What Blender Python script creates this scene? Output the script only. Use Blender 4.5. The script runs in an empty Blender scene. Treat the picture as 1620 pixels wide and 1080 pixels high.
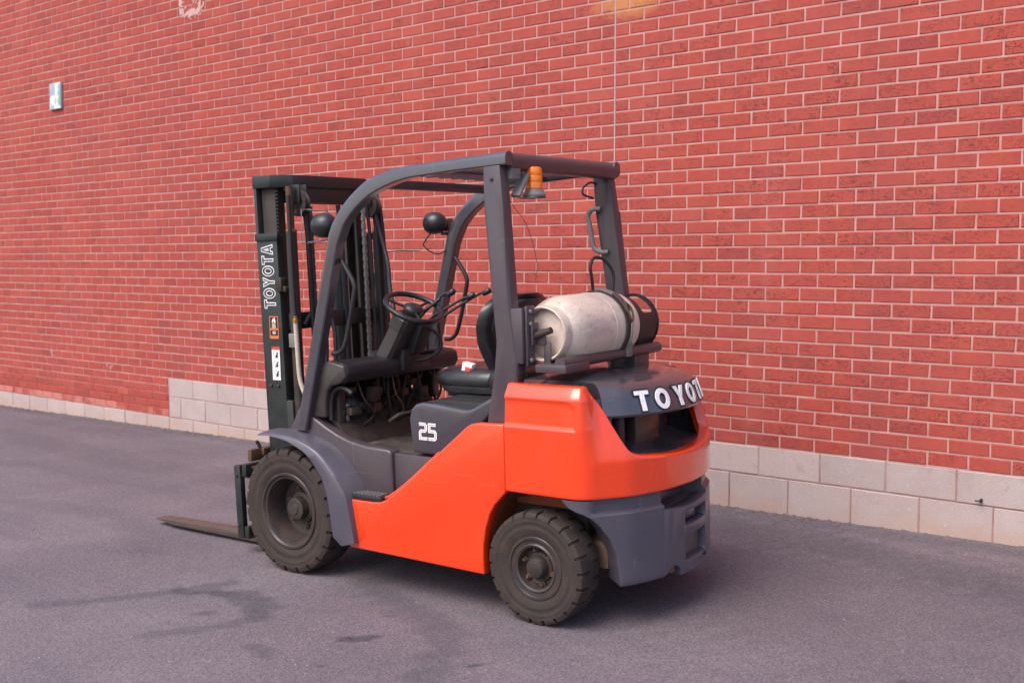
import bpy, bmesh, math, random
from mathutils import Vector, Matrix

random.seed(7)
S = bpy.context.scene
COL = S.collection
R_ = math.radians

# ------------------------------------------------------------------ camera, light, exposure
cam_d = bpy.data.cameras.new('camera')
cam = bpy.data.objects.new('camera', cam_d)
COL.objects.link(cam)
S.camera = cam
cam_d.sensor_width = 36.0
cam_d.lens = 1706.93 / 1620 * 36.0
cam_d.clip_start = 0.05
cam_d.clip_end = 500
cam_d.dof.use_dof = True
cam_d.dof.focus_distance = 4.9
cam_d.dof.aperture_fstop = 3.5
_yaw, _pit = 0.678518730, -0.0733367
_f = Vector((-math.sin(_yaw) * math.cos(_pit), math.cos(_yaw) * math.cos(_pit), math.sin(_pit)))
_r = Vector((math.cos(_yaw), math.sin(_yaw), 0))
_u = _r.cross(_f)
cam.matrix_world = Matrix(((_r.x, _u.x, -_f.x, 3.26789), (_r.y, _u.y, -_f.y, -6.10402),
                           (_r.z, _u.z, -_f.z, 1.13472), (0, 0, 0, 1)))

SUN_EL, SUN_AZ = R_(54), R_(192)          # azimuth: direction the light comes from, clockwise from +Y
world = bpy.data.worlds.new('World')
S.world = world
world.use_nodes = True
wn = world.node_tree
bg = wn.nodes['Background']
sky = wn.nodes.new('ShaderNodeTexSky')
sky.sky_type = 'NISHITA'
sky.sun_disc = False
sky.sun_elevation = SUN_EL
sky.sun_rotation = SUN_AZ
sky.air_density = 1.0
sky.dust_density = 3.0
sky.ozone_density = 1.0
wn.links.new(sky.outputs[0], bg.inputs[0])
bg.inputs[1].default_value = 0.14

sun_d = bpy.data.lights.new('sun', 'SUN')
sun_d.energy = 1.3
sun_d.angle = R_(42)
sun_d.color = (1.0, 0.93, 0.86)
sun = bpy.data.objects.new('sun', sun_d)
COL.objects.link(sun)
_sd = Vector((math.sin(SUN_AZ) * math.cos(SUN_EL), math.cos(SUN_AZ) * math.cos(SUN_EL), math.sin(SUN_EL)))
sun.rotation_euler = _sd.to_track_quat('Z', 'Y').to_euler()
sun.location = _sd * 20

S.view_settings.view_transform = 'Standard'
S.view_settings.look = 'None'
S.view_settings.gamma = 1.0
S.view_settings.exposure = 0.92
S.view_settings.use_curve_mapping = False

# ------------------------------------------------------------------ materials
def nodes_of(name):
    m = bpy.data.materials.new(name)
    m.use_nodes = True
    nt = m.node_tree
    return m, nt, nt.nodes['Principled BSDF']

def N(nt, t, **kw):
    n = nt.nodes.new(t)
    for k, v in kw.items():
        if k.startswith('i_'):
            key = k[2:]
            n.inputs[int(key) if key.isdigit() else key.replace('_', ' ')].default_value = v
        else:
            setattr(n, k, v)
    return n

def noise(nt, scale, detail=4, rough=.55, dist=0, vec=None):
    n = N(nt, 'ShaderNodeTexNoise')
    n.inputs['Scale'].default_value = scale
    n.inputs['Detail'].default_value = detail
    n.inputs['Roughness'].default_value = rough
    n.inputs['Distortion'].default_value = dist
    if vec is not None:
        nt.links.new(vec, n.inputs['Vector'])
    return n.outputs['Fac']

def ramp(nt, src, stops):
    r = N(nt, 'ShaderNodeValToRGB')
    e = r.color_ramp.elements
    while len(e) < len(stops):
        e.new(0.5)
    for el, (p, c) in zip(e, stops):
        el.position = p
        el.color = (c, c, c, 1) if isinstance(c, (int, float)) else (*c, 1)
    nt.links.new(src, r.inputs[0])
    return r.outputs[0]

def mix(nt, fac, a, b, mode='MIX'):
    m = N(nt, 'ShaderNodeMix', data_type='RGBA', blend_type=mode)
    for sock, v in ((0, fac), (6, a), (7, b)):
        if isinstance(v, bpy.types.NodeSocket):
            nt.links.new(v, m.inputs[sock])
        else:
            m.inputs[sock].default_value = v if sock == 0 else (*v, 1)
    return m.outputs[2]

def math_(nt, op, a, b=0.0):
    m = N(nt, 'ShaderNodeMath', operation=op)
    for i, v in enumerate((a, b)):
        if isinstance(v, bpy.types.NodeSocket):
            nt.links.new(v, m.inputs[i])
        else:
            m.inputs[i].default_value = v
    return m.outputs[0]

def bump(nt, bsdf, h, strength=.3, dist=.002, prev=None):
    b = N(nt, 'ShaderNodeBump')
    b.inputs['Strength'].default_value = strength
    b.inputs['Distance'].default_value = dist
    nt.links.new(h, b.inputs['Height'])
    if prev is not None:
        nt.links.new(prev, b.inputs['Normal'])
    nt.links.new(b.outputs[0], bsdf.inputs['Normal'])
    return b.outputs[0]

def objvec(nt):
    return N(nt, 'ShaderNodeTexCoord').outputs['Object']

def paint(name, col, dirt=(.16, .12, .09), amount=.25, rough=.4, coat=0.0, metal=0.0, scale=6, bumpy=0.06, fine=90, spec=.5, mott=.35, scratch=0.0):
    m, nt, p = nodes_of(name)
    v = objvec(nt)
    a = noise(nt, scale, 6, .65, .6, v)
    fine_n = noise(nt, fine, 3, .6, 0, v)
    f = ramp(nt, a, [(.42, 0.0), (.78, amount)])
    c = mix(nt, f, col, dirt)
    c = mix(nt, mott, c, ramp(nt, fine_n, [(.3, tuple(x * .72 for x in col)), (.7, tuple(min(1, x * 1.22) for x in col))]), 'MIX')
    if scratch:
        for sc, rot in (((2.5, 2.5, 70), .35), ((60, 3, 3), .2)):
            mp = N(nt, 'ShaderNodeMapping')
            mp.inputs['Scale'].default_value = sc
            mp.inputs['Rotation'].default_value = (.1, rot, .15)
            nt.links.new(v, mp.inputs[0])
            sm_ = ramp(nt, noise(nt, 1.0, 3, .5, .3, mp.outputs[0]), [(.665, 0), (.70, scratch)])
            sm_ = math_(nt, 'MULTIPLY', sm_, ramp(nt, noise(nt, 5, 3, .6, 0, v), [(.5, 0), (.62, 1)]))
            c = mix(nt, sm_, c, tuple(min(1, x * 1.5 + .06) for x in col))
        smear = ramp(nt, noise(nt, 2.2, 5, .65, .8, v), [(.55, 0), (.75, scratch * .8)])
        c = mix(nt, smear, c, tuple(x * .55 for x in col))
    nt.links.new(c, p.inputs['Base Color'])
    r = ramp(nt, a, [(.3, max(.05, rough - .1)), (.8, min(1, rough + .25))])
    nt.links.new(r, p.inputs['Roughness'])
    p.inputs['Metallic'].default_value = metal
    p.inputs['Coat Weight'].default_value = coat
    p.inputs['Coat Roughness'].default_value = .12
    p.inputs['Specular IOR Level'].default_value = spec
    bump(nt, p, fine_n, bumpy, .001)
    return m

M = {}
M['orange'] = paint('orange_paint', (.90, .050, .003), (.52, .040, .010), .22, .24, 1.0, scale=2, bumpy=.006, mott=.06, scratch=.28)
M['grey'] = paint('dark_grey_paint', (.064, .048, .058), (.10, .075, .065), .5, .36, .2, scale=5, bumpy=.04, mott=.15, scratch=.4)
M['greygloss'] = paint('dark_grey_gloss_paint', (.048, .044, .056), (.09, .07, .065), .2, .26, 1.0, scale=4, bumpy=.01, mott=.10, scratch=.4)
M['mast'] = paint('mast_black_green_paint', (.013, .018, .017), (.06, .042, .030), .5, .45, .1, scale=9, scratch=.4)
M['black'] = paint('black_plastic', (.014, .014, .017), (.06, .05, .042), .45, .5, 0, scale=8)
M['vinyl'] = paint('black_vinyl', (.016, .016, .019), (.05, .045, .04), .25, .33, .15, scale=7, bumpy=.15, fine=300)
M['shell'] = paint('brown_grey_plastic', (.04, .033, .030), (.09, .07, .055), .5, .35, .1, scale=8)
M['dirty'] = paint('oily_dark_steel', (.03, .022, .017), (.11, .07, .045), .8, .6, 0, scale=14, bumpy=.3, fine=120)
M['rusty'] = paint('rusty_brown_steel', (.10, .050, .028), (.035, .025, .02), .8, .6, .0, scale=18, bumpy=.3)
M['overspray_bounce'] = paint('oversprayed_steel_with_bounce', (.26, .060, .022), (.08, .035, .022), .8, .6, .0, scale=11, bumpy=.2)  # overspray, brightened so its colour carries the orange light bounced into the arch
M['rubber'] = paint('dusty_tyre_rubber', (.029, .020, .017), (.10, .062, .043), .65, .75, 0, scale=13, bumpy=.35, fine=160)
M['rim'] = paint('dirty_grey_rim_paint', (.036, .028, .027), (.10, .048, .026), .8, .42, .1, scale=10)
M['steel'] = paint('worn_fork_steel', (.12, .09, .075), (.05, .04, .035), .8, .45, 0, .3, scale=12, bumpy=.3)
M['greymetal'] = paint('weathered_grey_metal', (.20, .185, .18), (.10, .08, .07), .6, .5, 0, scale=15)
M['chain'] = paint('oily_chain_steel', (.34, .31, .30), (.10, .08, .06), .5, .4, 0, .5, scale=30)
M['recess'] = paint('brownish_cast_recess', (.15, .105, .10), (.08, .055, .05), .7, .5, 0, scale=12)
M['axle'] = paint('greasy_brown_axle', (.16, .095, .060), (.06, .04, .03), .8, .55, 0, scale=15, bumpy=.3)
M['sealant'] = paint('pale_pinkish_sealant', (.44, .30, .28), (.36, .22, .20), .5, .8, 0, scale=8)
M['cwgrey'] = paint('blue_grey_paint', (.074, .066, .090), (.11, .085, .075), .45, .36, .25, scale=5, bumpy=.04, mott=.15, scratch=.4)
M['amber'] = paint('amber_plastic', (1.0, .21, .006), (.85, .16, .005), .15, .25, .4, scale=20, bumpy=.02)
M['white'] = paint('white_lettering', (.82, .80, .80), (.6, .55, .52), .12, .45, 0, scale=30)
M['cream'] = paint('cream_pipe', (.55, .46, .38), (.25, .18, .13), .4, .5, 0, scale=25)
M['brass'] = paint('brass', (.50, .30, .11), (.15, .08, .04), .5, .35, 0, .8, scale=25)
M['red'] = paint('red_print', (.62, .05, .03), (.4, .05, .03), .2, .5, 0, scale=30)
M['stick_orange'] = paint('orange_print', (.72, .16, .03), (.4, .1, .03), .3, .5, 0, scale=30)
M['stick_grey'] = paint('grey_print', (.42, .40, .39), (.3, .28, .26), .3, .5, 0, scale=40)
M['stick_black'] = paint('black_print', (.012, .012, .013), (.05, .04, .035), .3, .5, 0, scale=30)
M['mat'] = paint('dusty_rubber_mat', (.055, .045, .038), (.20, .15, .115), .9, .85, 0, scale=9, bumpy=.4)
M['collar'] = paint('grimy_tank_collar', (.022, .018, .017), (.06, .045, .04), .6, .5, 0, scale=14, bumpy=.25)
M['strap'] = paint('brown_strap', (.055, .040, .034), (.03, .022, .02), .6, .6, 0, scale=30, bumpy=.3)
M['plate'] = paint('grey_plaque', (.34, .37, .44), (.25, .27, .3), .3, .6, 0, scale=30)
M['plate_green'] = paint('green_paint_patch', (.24, .42, .36), (.5, .58, .55), .8, .6, 0, scale=30)
M['plate_white'] = paint('white_paint_patch', (.74, .75, .76), (.45, .52, .5), .5, .6, 0, scale=40)
M['residue'] = paint('pale_paper_residue', (.58, .36, .34), (.5, .22, .20), .5, .9, 0, scale=30)
M['pebble'] = paint('grey_pebble', (.15, .125, .13), (.07, .06, .065), .8, .9, 0, scale=20)

M['amber'].node_tree.nodes['Principled BSDF'].inputs['Subsurface Weight'].default_value = .3

def tank_mat():
    m, nt, p = nodes_of('scuffed_cream_tank_paint')
    v = objvec(nt)
    base = mix(nt, noise(nt, 4, 4, .6, .4, v), (.70, .60, .53), (.60, .45, .34))
    mp = N(nt, 'ShaderNodeMapping')
    mp.inputs['Scale'].default_value = (14, 4, 14)
    nt.links.new(v, mp.inputs[0])
    scuff = ramp(nt, noise(nt, .8, 6, .62, .5, mp.outputs[0]), [(.47, 0), (.70, .75)])
    c = mix(nt, scuff, base, (.36, .30, .28))
    sp = ramp(nt, noise(nt, 38, 5, .7, .4, v), [(.57, 0), (.68, .7)])
    c = mix(nt, sp, c, (.24, .18, .155))
    nt.links.new(c, p.inputs['Base Color'])
    p.inputs['Roughness'].default_value = .48
    bump(nt, p, noise(nt, 60, 4, .6, 0, v), .12, .002)
    return m
M['tank'] = tank_mat()

def brick_mat():
    m, nt, p = nodes_of('red_wire_cut_brick')
    g = N(nt, 'ShaderNodeNewGeometry').outputs['Position']
    at = N(nt, 'ShaderNodeAttribute', attribute_name='rnd')
    rnd = at.outputs['Fac']
    base = ramp(nt, rnd, [(.0, (.29, .048, .042)), (.3, (.36, .057, .044)), (.62, (.39, .064, .046)), (.85, (.37, .066, .053)), (1., (.43, .083, .055))])
    big = noise(nt, .8, 4, .6, .4, g)
    base = mix(nt, ramp(nt, big, [(.35, 0), (.75, .22)]), base, (.44, .125, .108))
    cl = noise(nt, 14, 5, .62, .4, g)
    base = mix(nt, ramp(nt, cl, [(.40, 0), (.75, .45)]), base, (.46, .105, .058))
    base = mix(nt, ramp(nt, noise(nt, 9, 4, .6, .3, g), [(.55, 0), (.75, .4)]), base, (.24, .055, .060))
    # worm-like tears of the wire-cut face
    mp = N(nt, 'ShaderNodeMapping')
    mp.inputs['Scale'].default_value = (48, 48, 78)
    mp.inputs['Rotation'].default_value = (0, .5, 0)
    nt.links.new(g, mp.inputs[0])
    w = noise(nt, 1.0, 2, .45, 1.6, mp.outputs[0])
    tear = ramp(nt, w, [(.37, 1.0), (.46, 0.0)])
    msk = ramp(nt, noise(nt, 7, 3, .6, .2, g), [(.32, 0.0), (.55, 1.0)])
    per = math_(nt, 'FRACT', math_(nt, 'MULTIPLY', rnd, 7.31))
    msk = math_(nt, 'MULTIPLY', msk, ramp(nt, per, [(.1, .15), (.8, 1.0)]))
    tf = math_(nt, 'MULTIPLY', math_(nt, 'MULTIPLY', tear, msk), .7)
    base = mix(nt, tf, base, (.13, .030, .032))
    # broad run-off streaks and paler washed areas
    mps = N(nt, 'ShaderNodeMapping')
    mps.inputs['Scale'].default_value = (1.6, 1.6, .22)
    nt.links.new(g, mps.inputs[0])
    stk = noise(nt, 1.0, 5, .6, .6, mps.outputs[0])
    base = mix(nt, ramp(nt, stk, [(.52, 0), (.72, .38)]), base, (.27, .062, .058))
    base = mix(nt, ramp(nt, stk, [(.28, .28), (.44, 0)]), base, (.50, .165, .14))
    # pale, worn lowest course left of the block step
    sx0 = N(nt, 'ShaderNodeSeparateXYZ')
    nt.links.new(g, sx0.inputs[0])
    lowm = math_(nt, 'MULTIPLY', math_(nt, 'LESS_THAN', sx0.outputs[2], -.310), ramp(nt, noise(nt, 2.2, 3, .6, .2, g), [(.40, 0), (.55, .7)]))
    base = mix(nt, lowm, base, (.60, .24, .20))
    # yellowish salt-stained patch near the top of the expansion joint
    sx = N(nt, 'ShaderNodeSeparateXYZ')
    nt.links.new(g, sx.inputs[0])
    dx = math_(nt, 'MULTIPLY', math_(nt, 'SUBTRACT', sx.outputs[0], -.66), 2.4)
    dz = math_(nt, 'MULTIPLY', math_(nt, 'SUBTRACT', sx.outputs[2], 2.83), 7.0)
    d = math_(nt, 'ADD', math_(nt, 'MULTIPLY', dx, dx), math_(nt, 'MULTIPLY', dz, dz))
    d = math_(nt, 'ADD', d, math_(nt, 'MULTIPLY', noise(nt, 9, 3, .6, 0, g), .8))
    base = mix(nt, ramp(nt, d, [(.45, .75), (1., 0)]), base, (.56, .24, .085))
    nt.links.new(base, p.inputs['Base Color'])
    p.inputs['Roughness'].default_value = .82
    p.inputs['Specular IOR Level'].default_value = .3
    b1 = bump(nt, p, math_(nt, 'SUBTRACT', 1.0, math_(nt, 'MULTIPLY', tear, msk)), .8, .003)
    bump(nt, p, noise(nt, 160, 3, .6, 0, g), .35, .002, b1)
    return m
M['brick'] = brick_mat()

def mortar_mat():
    m, nt, p = nodes_of('pink_tinged_mortar')
    g = N(nt, 'ShaderNodeNewGeometry').outputs['Position']
    c = ramp(nt, noise(nt, 6, 5, .6, .3, g), [(.3, (.44, .20, .175)), (.55, (.51, .265, .235)), (.8, (.56, .335, .305))])
    # red wash smeared over the joints of the lowest brick courses at the left
    sx = N(nt, 'ShaderNodeSeparateXYZ')
    nt.links.new(g, sx.inputs[0])
    lo = ramp(nt, math_(nt, 'ADD', sx.outputs[2], math_(nt, 'MULTIPLY', noise(nt, 1.7, 4, .6, .5, g), .45)), [(.0, .95), (.17, .0)])
    lx = ramp(nt, math_(nt, 'MULTIPLY', sx.outputs[0], -.1), [(.595, 0), (.60, 1)])
    c = mix(nt, math_(nt, 'MULTIPLY', lo, lx), c, (.30, .060, .045))
    dk = ramp(nt, math_(nt, 'ADD', sx.outputs[2], math_(nt, 'MULTIPLY', noise(nt, 2.4, 3, .6, .5, g), .12)), [(.0, 1.0), (.01, .0)])
    dn = math_(nt, 'MAXIMUM', math_(nt, 'LESS_THAN', sx.outputs[2], -.36), math_(nt, 'MULTIPLY', math_(nt, 'LESS_THAN', sx.outputs[2], -.004), math_(nt, 'GREATER_THAN', sx.outputs[0], -6.0)))
    c = mix(nt, math_(nt, 'MULTIPLY', dn, .85), c, ramp(nt, noise(nt, 5, 4, .6, .3, g), [(.35, (.22, .10, .085)), (.65, (.40, .24, .21))]))
    nt.links.new(c, p.inputs['Base Color'])
    p.inputs['Roughness'].default_value = .92
    bump(nt, p, noise(nt, 140, 4, .65, 0, g), .5, .003)
    return m
M['mortar'] = mortar_mat()

def block_mat():
    m, nt, p = nodes_of('pale_concrete_block')
    g = N(nt, 'ShaderNodeNewGeometry').outputs['Position']
    rnd = N(nt, 'ShaderNodeAttribute', attribute_name='rnd').outputs['Fac']
    c = ramp(nt, rnd, [(0, (.40, .315, .298)), (.5, (.45, .355, .335)), (1, (.49, .385, .36))])
    c = mix(nt, ramp(nt, noise(nt, 3, 5, .65, .3, g), [(.4, 0), (.75, .5)]), c, (.53, .445, .425))
    c = mix(nt, ramp(nt, noise(nt, 120, 3, .6, 0, g), [(.56, 0), (.68, .45)]), c, (.31, .225, .21))
    c = mix(nt, ramp(nt, noise(nt, 60, 4, .7, .6, g), [(.60, 0), (.7, .5)]), c, (.72, .64, .62))
    # ochre splash stain along the foot of the wall
    sx = N(nt, 'ShaderNodeSeparateXYZ')
    nt.links.new(g, sx.inputs[0])
    hgt = math_(nt, 'ADD', math_(nt, 'SUBTRACT', sx.outputs[2], math_(nt, 'MULTIPLY', sx.outputs[0], .0165)), math_(nt, 'MULTIPLY', noise(nt, 2.2, 6, .66, .8, g), .42))
    c = mix(nt, ramp(nt, math_(nt, 'ADD', hgt, .5), [(.24, .85), (.42, 0)]), c, (.46, .30, .225))
    c = mix(nt, ramp(nt, math_(nt, 'ADD', hgt, .5), [(.14, .7), (.24, 0)]), c, (.30, .20, .165))
    c = mix(nt, ramp(nt, noise(nt, 11, 6, .7, 1.0, g), [(.58, 0), (.70, .45)]), c, (.36, .26, .235))
    nt.links.new(c, p.inputs['Base Color'])
    p.inputs['Roughness'].default_value = .9
    p.inputs['Specular IOR Level'].default_value = .25
    bump(nt, p, noise(nt, 110, 4, .7, 0, g), .6, .004)
    return m
M['block'] = block_mat()

def asphalt_mat():
    m, nt, p = nodes_of('worn_asphalt')
    g = N(nt, 'ShaderNodeNewGeometry').outputs['Position']
    c = ramp(nt, noise(nt, .9, 6, .62, .5, g), [(.3, (.118, .095, .108)), (.5, (.144, .116, .130)), (.72, (.172, .138, .150))])
    mp = N(nt, 'ShaderNodeMapping')
    mp.inputs['Scale'].default_value = (.5, 2.4, 1)
    mp.inputs['Rotation'].default_value = (0, 0, .12)
    nt.links.new(g, mp.inputs[0])
    c = mix(nt, ramp(nt, noise(nt, 1.2, 5, .6, .5, mp.outputs[0]), [(.5, 0), (.72, .5)]), c, (.105, .088, .108))
    # aggregate grains
    vo = N(nt, 'ShaderNodeTexVoronoi')
    vo.inputs['Scale'].default_value = 170
    nt.links.new(g, vo.inputs['Vector'])
    grain = N(nt, 'ShaderNodeSeparateColor')
    nt.links.new(vo.outputs['Color'], grain.inputs[0])
    gr = ramp(nt, grain.outputs[0], [(0, .35), (.5, 1.0), (1, 1.7)])
    c = mix(nt, .5, c, gr, 'MULTIPLY')
    lite = ramp(nt, grain.outputs[1], [(.955, 0), (.965, 1)])
    inner = ramp(nt, vo.outputs['Distance'], [(.25, 1), (.45, 0)])
    c = mix(nt, math_(nt, 'MULTIPLY', math_(nt, 'MULTIPLY', lite, inner), .8), c, (.42, .36, .36))
    vo2 = N(nt, 'ShaderNodeTexVoronoi')
    vo2.inputs['Scale'].default_value = 22
    nt.links.new(g, vo2.inputs['Vector'])
    g2 = N(nt, 'ShaderNodeSeparateColor')
    nt.links.new(vo2.outputs['Color'], g2.inputs[0])
    l2 = math_(nt, 'MULTIPLY', ramp(nt, g2.outputs[0], [(.93, 0), (.94, 1)]), ramp(nt, vo2.outputs['Distance'], [(.06, 1), (.12, 0)]))
    c = mix(nt, math_(nt, 'MULTIPLY', l2, .75), c, (.50, .44, .43))
    d2 = math_(nt, 'MULTIPLY', ramp(nt, g2.outputs[1], [(.96, 0), (.97, 1)]), ramp(nt, vo2.outputs['Distance'], [(.10, 1), (.2, 0)]))
    c = mix(nt, math_(nt, 'MULTIPLY', d2, .6), c, (.045, .035, .04))
    # tyre scrubs, oil spots, dark bands and painted-in dimmer light at the right
    st = N(nt, 'ShaderNodeAttribute', attribute_name='stain_shade').outputs['Fac']
    brk = ramp(nt, noise(nt, 26, 5, .7, .3, g), [(.28, .35), (.62, 1)])
    c = mix(nt, math_(nt, 'MULTIPLY', st, brk), c, (.040, .040, .050))
    nt.links.new(c, p.inputs['Base Color'])
    p.inputs['Roughness'].default_value = .88
    p.inputs['Specular IOR Level'].default_value = .3
    b1 = bump(nt, p, vo.outputs['Distance'], .30, .003)
    bump(nt, p, noise(nt, 3, 5, .6, 0, g), .22, .02, b1)
    return m
M['asphalt'] = asphalt_mat()

# ------------------------------------------------------------------ mesh helpers
def link(name, me, parent=None, mat=None, angle=35, kind=None, label=None):
    o = bpy.data.objects.new(name, me)
    COL.objects.link(o)
    if mat is not None:
        me.materials.clear()
        me.materials.append(M[mat] if isinstance(mat, str) else mat)
    if angle is not None and len(me.polygons):
        me.shade_smooth()
        me.set_sharp_from_angle(angle=R_(angle))
    if parent is not None:
        o.parent = parent
    if kind:
        o['kind'] = kind
    if label:
        o['label'] = label
    return o

def bm_mesh(bm, name):
    me = bpy.data.meshes.new(name)
    bmesh.ops.recalc_face_normals(bm, faces=bm.faces[:])
    bm.to_mesh(me)
    bm.free()
    return me

def bev(bm, w, seg=2, ang=30):
    if w <= 0:
        return
    bm.normal_update()
    es = [e for e in bm.edges if len(e.link_faces) == 2 and e.calc_face_angle(0) > R_(ang)]
    if es:
        bmesh.ops.bevel(bm, geom=es, offset=w, offset_type='OFFSET', segments=seg, profile=.5, affect='EDGES', clamp_overlap=True)

def add_prism(bm, poly, lo, hi, axis=1):
    """polygon in the two axes other than 'axis', extruded between lo and hi"""
    def P(a, b, h):
        v = [0, 0, 0]
        o = [i for i in range(3) if i != axis]
        v[o[0]], v[o[1]], v[axis] = a, b, h
        return v
    A = [bm.verts.new(P(a, b, lo)) for a, b in poly]
    B = [bm.verts.new(P(a, b, hi)) for a, b in poly]
    n = len(poly)
    bm.faces.new(A)
    bm.faces.new(B[::-1])
    for i in range(n):
        bm.faces.new((A[i], B[i], B[(i + 1) % n], A[(i + 1) % n]))
    return A + B

def prism(name, poly, lo, hi, mat, parent, axis=1, bevel=.004, seg=2, **kw):
    bm = bmesh.new()
    add_prism(bm, poly, lo, hi, axis)
    bmesh.ops.recalc_face_normals(bm, faces=bm.faces[:])
    bev(bm, bevel, seg)
    return link(name, bm_mesh(bm, name), parent, mat, **kw)

def add_box(bm, c, s, rot=None):
    vs = []
    mt = Matrix.LocRotScale(Vector(c), rot, None) if rot is not None else Matrix.Translation(c)
    for x in (-.5, .5):
        for y in (-.5, .5):
            for z in (-.5, .5):
                vs.append(bm.verts.new(mt @ Vector((x * s[0], y * s[1], z * s[2]))))
    for f in ((0, 1, 3, 2), (4, 6, 7, 5), (0, 4, 5, 1), (2, 3, 7, 6), (0, 2, 6, 4), (1, 5, 7, 3)):
        bm.faces.new([vs[i] for i in f])
    return vs

def boxes(name, items, mat, parent, bevel=.004, seg=2, **kw):
    bm = bmesh.new()
    for it in items:
        add_box(bm, *it)
    bmesh.ops.recalc_face_normals(bm, faces=bm.faces[:])
    bev(bm, bevel, seg)
    return link(name, bm_mesh(bm, name), parent, mat, **kw)

def smooth_path(pts, sub=6):
    pts = [Vector(p) for p in pts]
    if len(pts) < 3:
        return pts
    out = []
    P = [2 * pts[0] - pts[1]] + pts + [2 * pts[-1] - pts[-2]]
    for i in range(1, len(P) - 2):
        a, b, c, d = P[i - 1:i + 3]
        for k in range(sub):
            t = k / sub
            out.append(.5 * ((2 * b) + (c - a) * t + (2 * a - 5 * b + 4 * c - d) * t * t + (3 * b - a - 3 * c + d) * t ** 3))
    out.append(pts[-1])
    return out

def add_tube(bm, path, r, n=10, cap=True):
    path = [Vector(p) for p in path]
    rings = []
    ref = None
    for i, p in enumerate(path):
        t = (path[min(i + 1, len(path) - 1)] - path[max(i - 1, 0)]).normalized()
        if ref is None:
            ref = t.orthogonal().normalized()
        ref = (ref - t * ref.dot(t))
        ref = ref.normalized() if ref.length > 1e-6 else t.orthogonal().normalized()
        b = t.cross(ref)
        rr = r[i] if isinstance(r, (list, tuple)) else r
        rings.append([bm.verts.new(p + (ref * math.cos(2 * math.pi * k / n) + b * math.sin(2 * math.pi * k / n)) * rr) for k in range(n)])
    for A, B in zip(rings, rings[1:]):
        for k in range(n):
            bm.faces.new((A[k], A[(k + 1) % n], B[(k + 1) % n], B[k]))
    if cap:
        bm.faces.new(rings[0][::-1])
        bm.faces.new(rings[-1])

def tube(name, pts, r, mat, parent, n=10, sub=6, **kw):
    bm = bmesh.new()
    add_tube(bm, smooth_path(pts, sub) if sub else pts, r, n)
    return link(name, bm_mesh(bm, name), parent, mat, angle=50, **kw)

def add_lathe(bm, prof, c, axis=1, n=32, closed=False, sign=1):
    """prof: (h along axis, radius)"""
    o = [i for i in range(3) if i != axis]
    rings = []
    for h, r in prof:
        ring = []
        for k in range(n):
            a = 2 * math.pi * k / n
            v = list(c)
            v[axis] += h * sign
            v[o[0]] += r * math.cos(a)
            v[o[1]] += r * math.sin(a)
            ring.append(bm.verts.new(v))
        rings.append(ring)
    for A, B in zip(rings, rings[1:]):
        for k in range(n):
            bm.faces.new((A[k], A[(k + 1) % n], B[(k + 1) % n], B[k]))
    if closed:
        A, B = rings[-1], rings[0]
        for k in range(n):
            bm.faces.new((A[k], A[(k + 1) % n], B[(k + 1) % n], B[k]))
    else:
        bm.faces.new(rings[0][::-1])
        bm.faces.new(rings[-1])

def lathe(name, prof, c, mat, parent, axis=1, n=32, closed=False, sign=1, angle=35, **kw):
    bm = bmesh.new()
    add_lathe(bm, prof, c, axis, n, closed, sign)
    return link(name, bm_mesh(bm, name), parent, mat, angle=angle, **kw)

def grid_mesh(bm, rows, close=False):
    V = [[bm.verts.new(p) for p in r] for r in rows]
    for A, B in zip(V, V[1:]):
        m = len(A)
        for k in range(m if close else m - 1):
            bm.faces.new((A[k], A[(k + 1) % m], B[(k + 1) % m], B[k]))
    return V

def fill2d(polys, depth, offset=0.0, bevel=0.0):
    """flat shape with holes and thickness: vertices (a, b, h), faces"""
    cu = bpy.data.curves.new('outline', 'CURVE')
    cu.dimensions = '2D'
    cu.fill_mode = 'BOTH'
    cu.extrude = depth / 2
    cu.offset = offset
    cu.bevel_depth = bevel
    cu.bevel_resolution = 1
    for poly in polys:
        sp = cu.splines.new('POLY')
        sp.points.add(len(poly) - 1)
        for pt, (a, b) in zip(sp.points, poly):
            pt.co = (a, b, 0, 1)
        sp.use_cyclic_u = True
    ob = bpy.data.objects.new('outline', cu)
    me = bpy.data.meshes.new_from_object(ob)
    bpy.data.objects.remove(ob)
    bpy.data.curves.remove(cu)
    return me

def flat_shape(name, polys, depth, fn, mat, parent, offset=0.0, bevel=0.0, cuts=None, **kw):
    """polys in (a, b); fn(a, b, h) -> 3D; cuts: list of (axis, value) slices so that it can bend"""
    me = fill2d(polys, depth, offset, bevel)
    bm = bmesh.new()
    bm.from_mesh(me)
    bpy.data.meshes.remove(me)
    bmesh.ops.remove_doubles(bm, verts=bm.verts[:], dist=1e-6)
    for ax, val in (cuts or ()):
        co = Vector((0, 0, 0)); no = Vector((0, 0, 0))
        co[ax] = val; no[ax] = 1
        bmesh.ops.bisect_plane(bm, geom=bm.verts[:] + bm.edges[:] + bm.faces[:], plane_co=co, plane_no=no)
    for v in bm.verts:
        v.co = fn(v.co.x, v.co.y, v.co.z)
    return link(name, bm_mesh(bm, name), parent, mat, **kw)

def ell(cx, cy, rx, ry, n=28):
    return [(cx + rx * math.cos(2 * math.pi * k / n), cy + ry * math.sin(2 * math.pi * k / n)) for k in range(n)]

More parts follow.
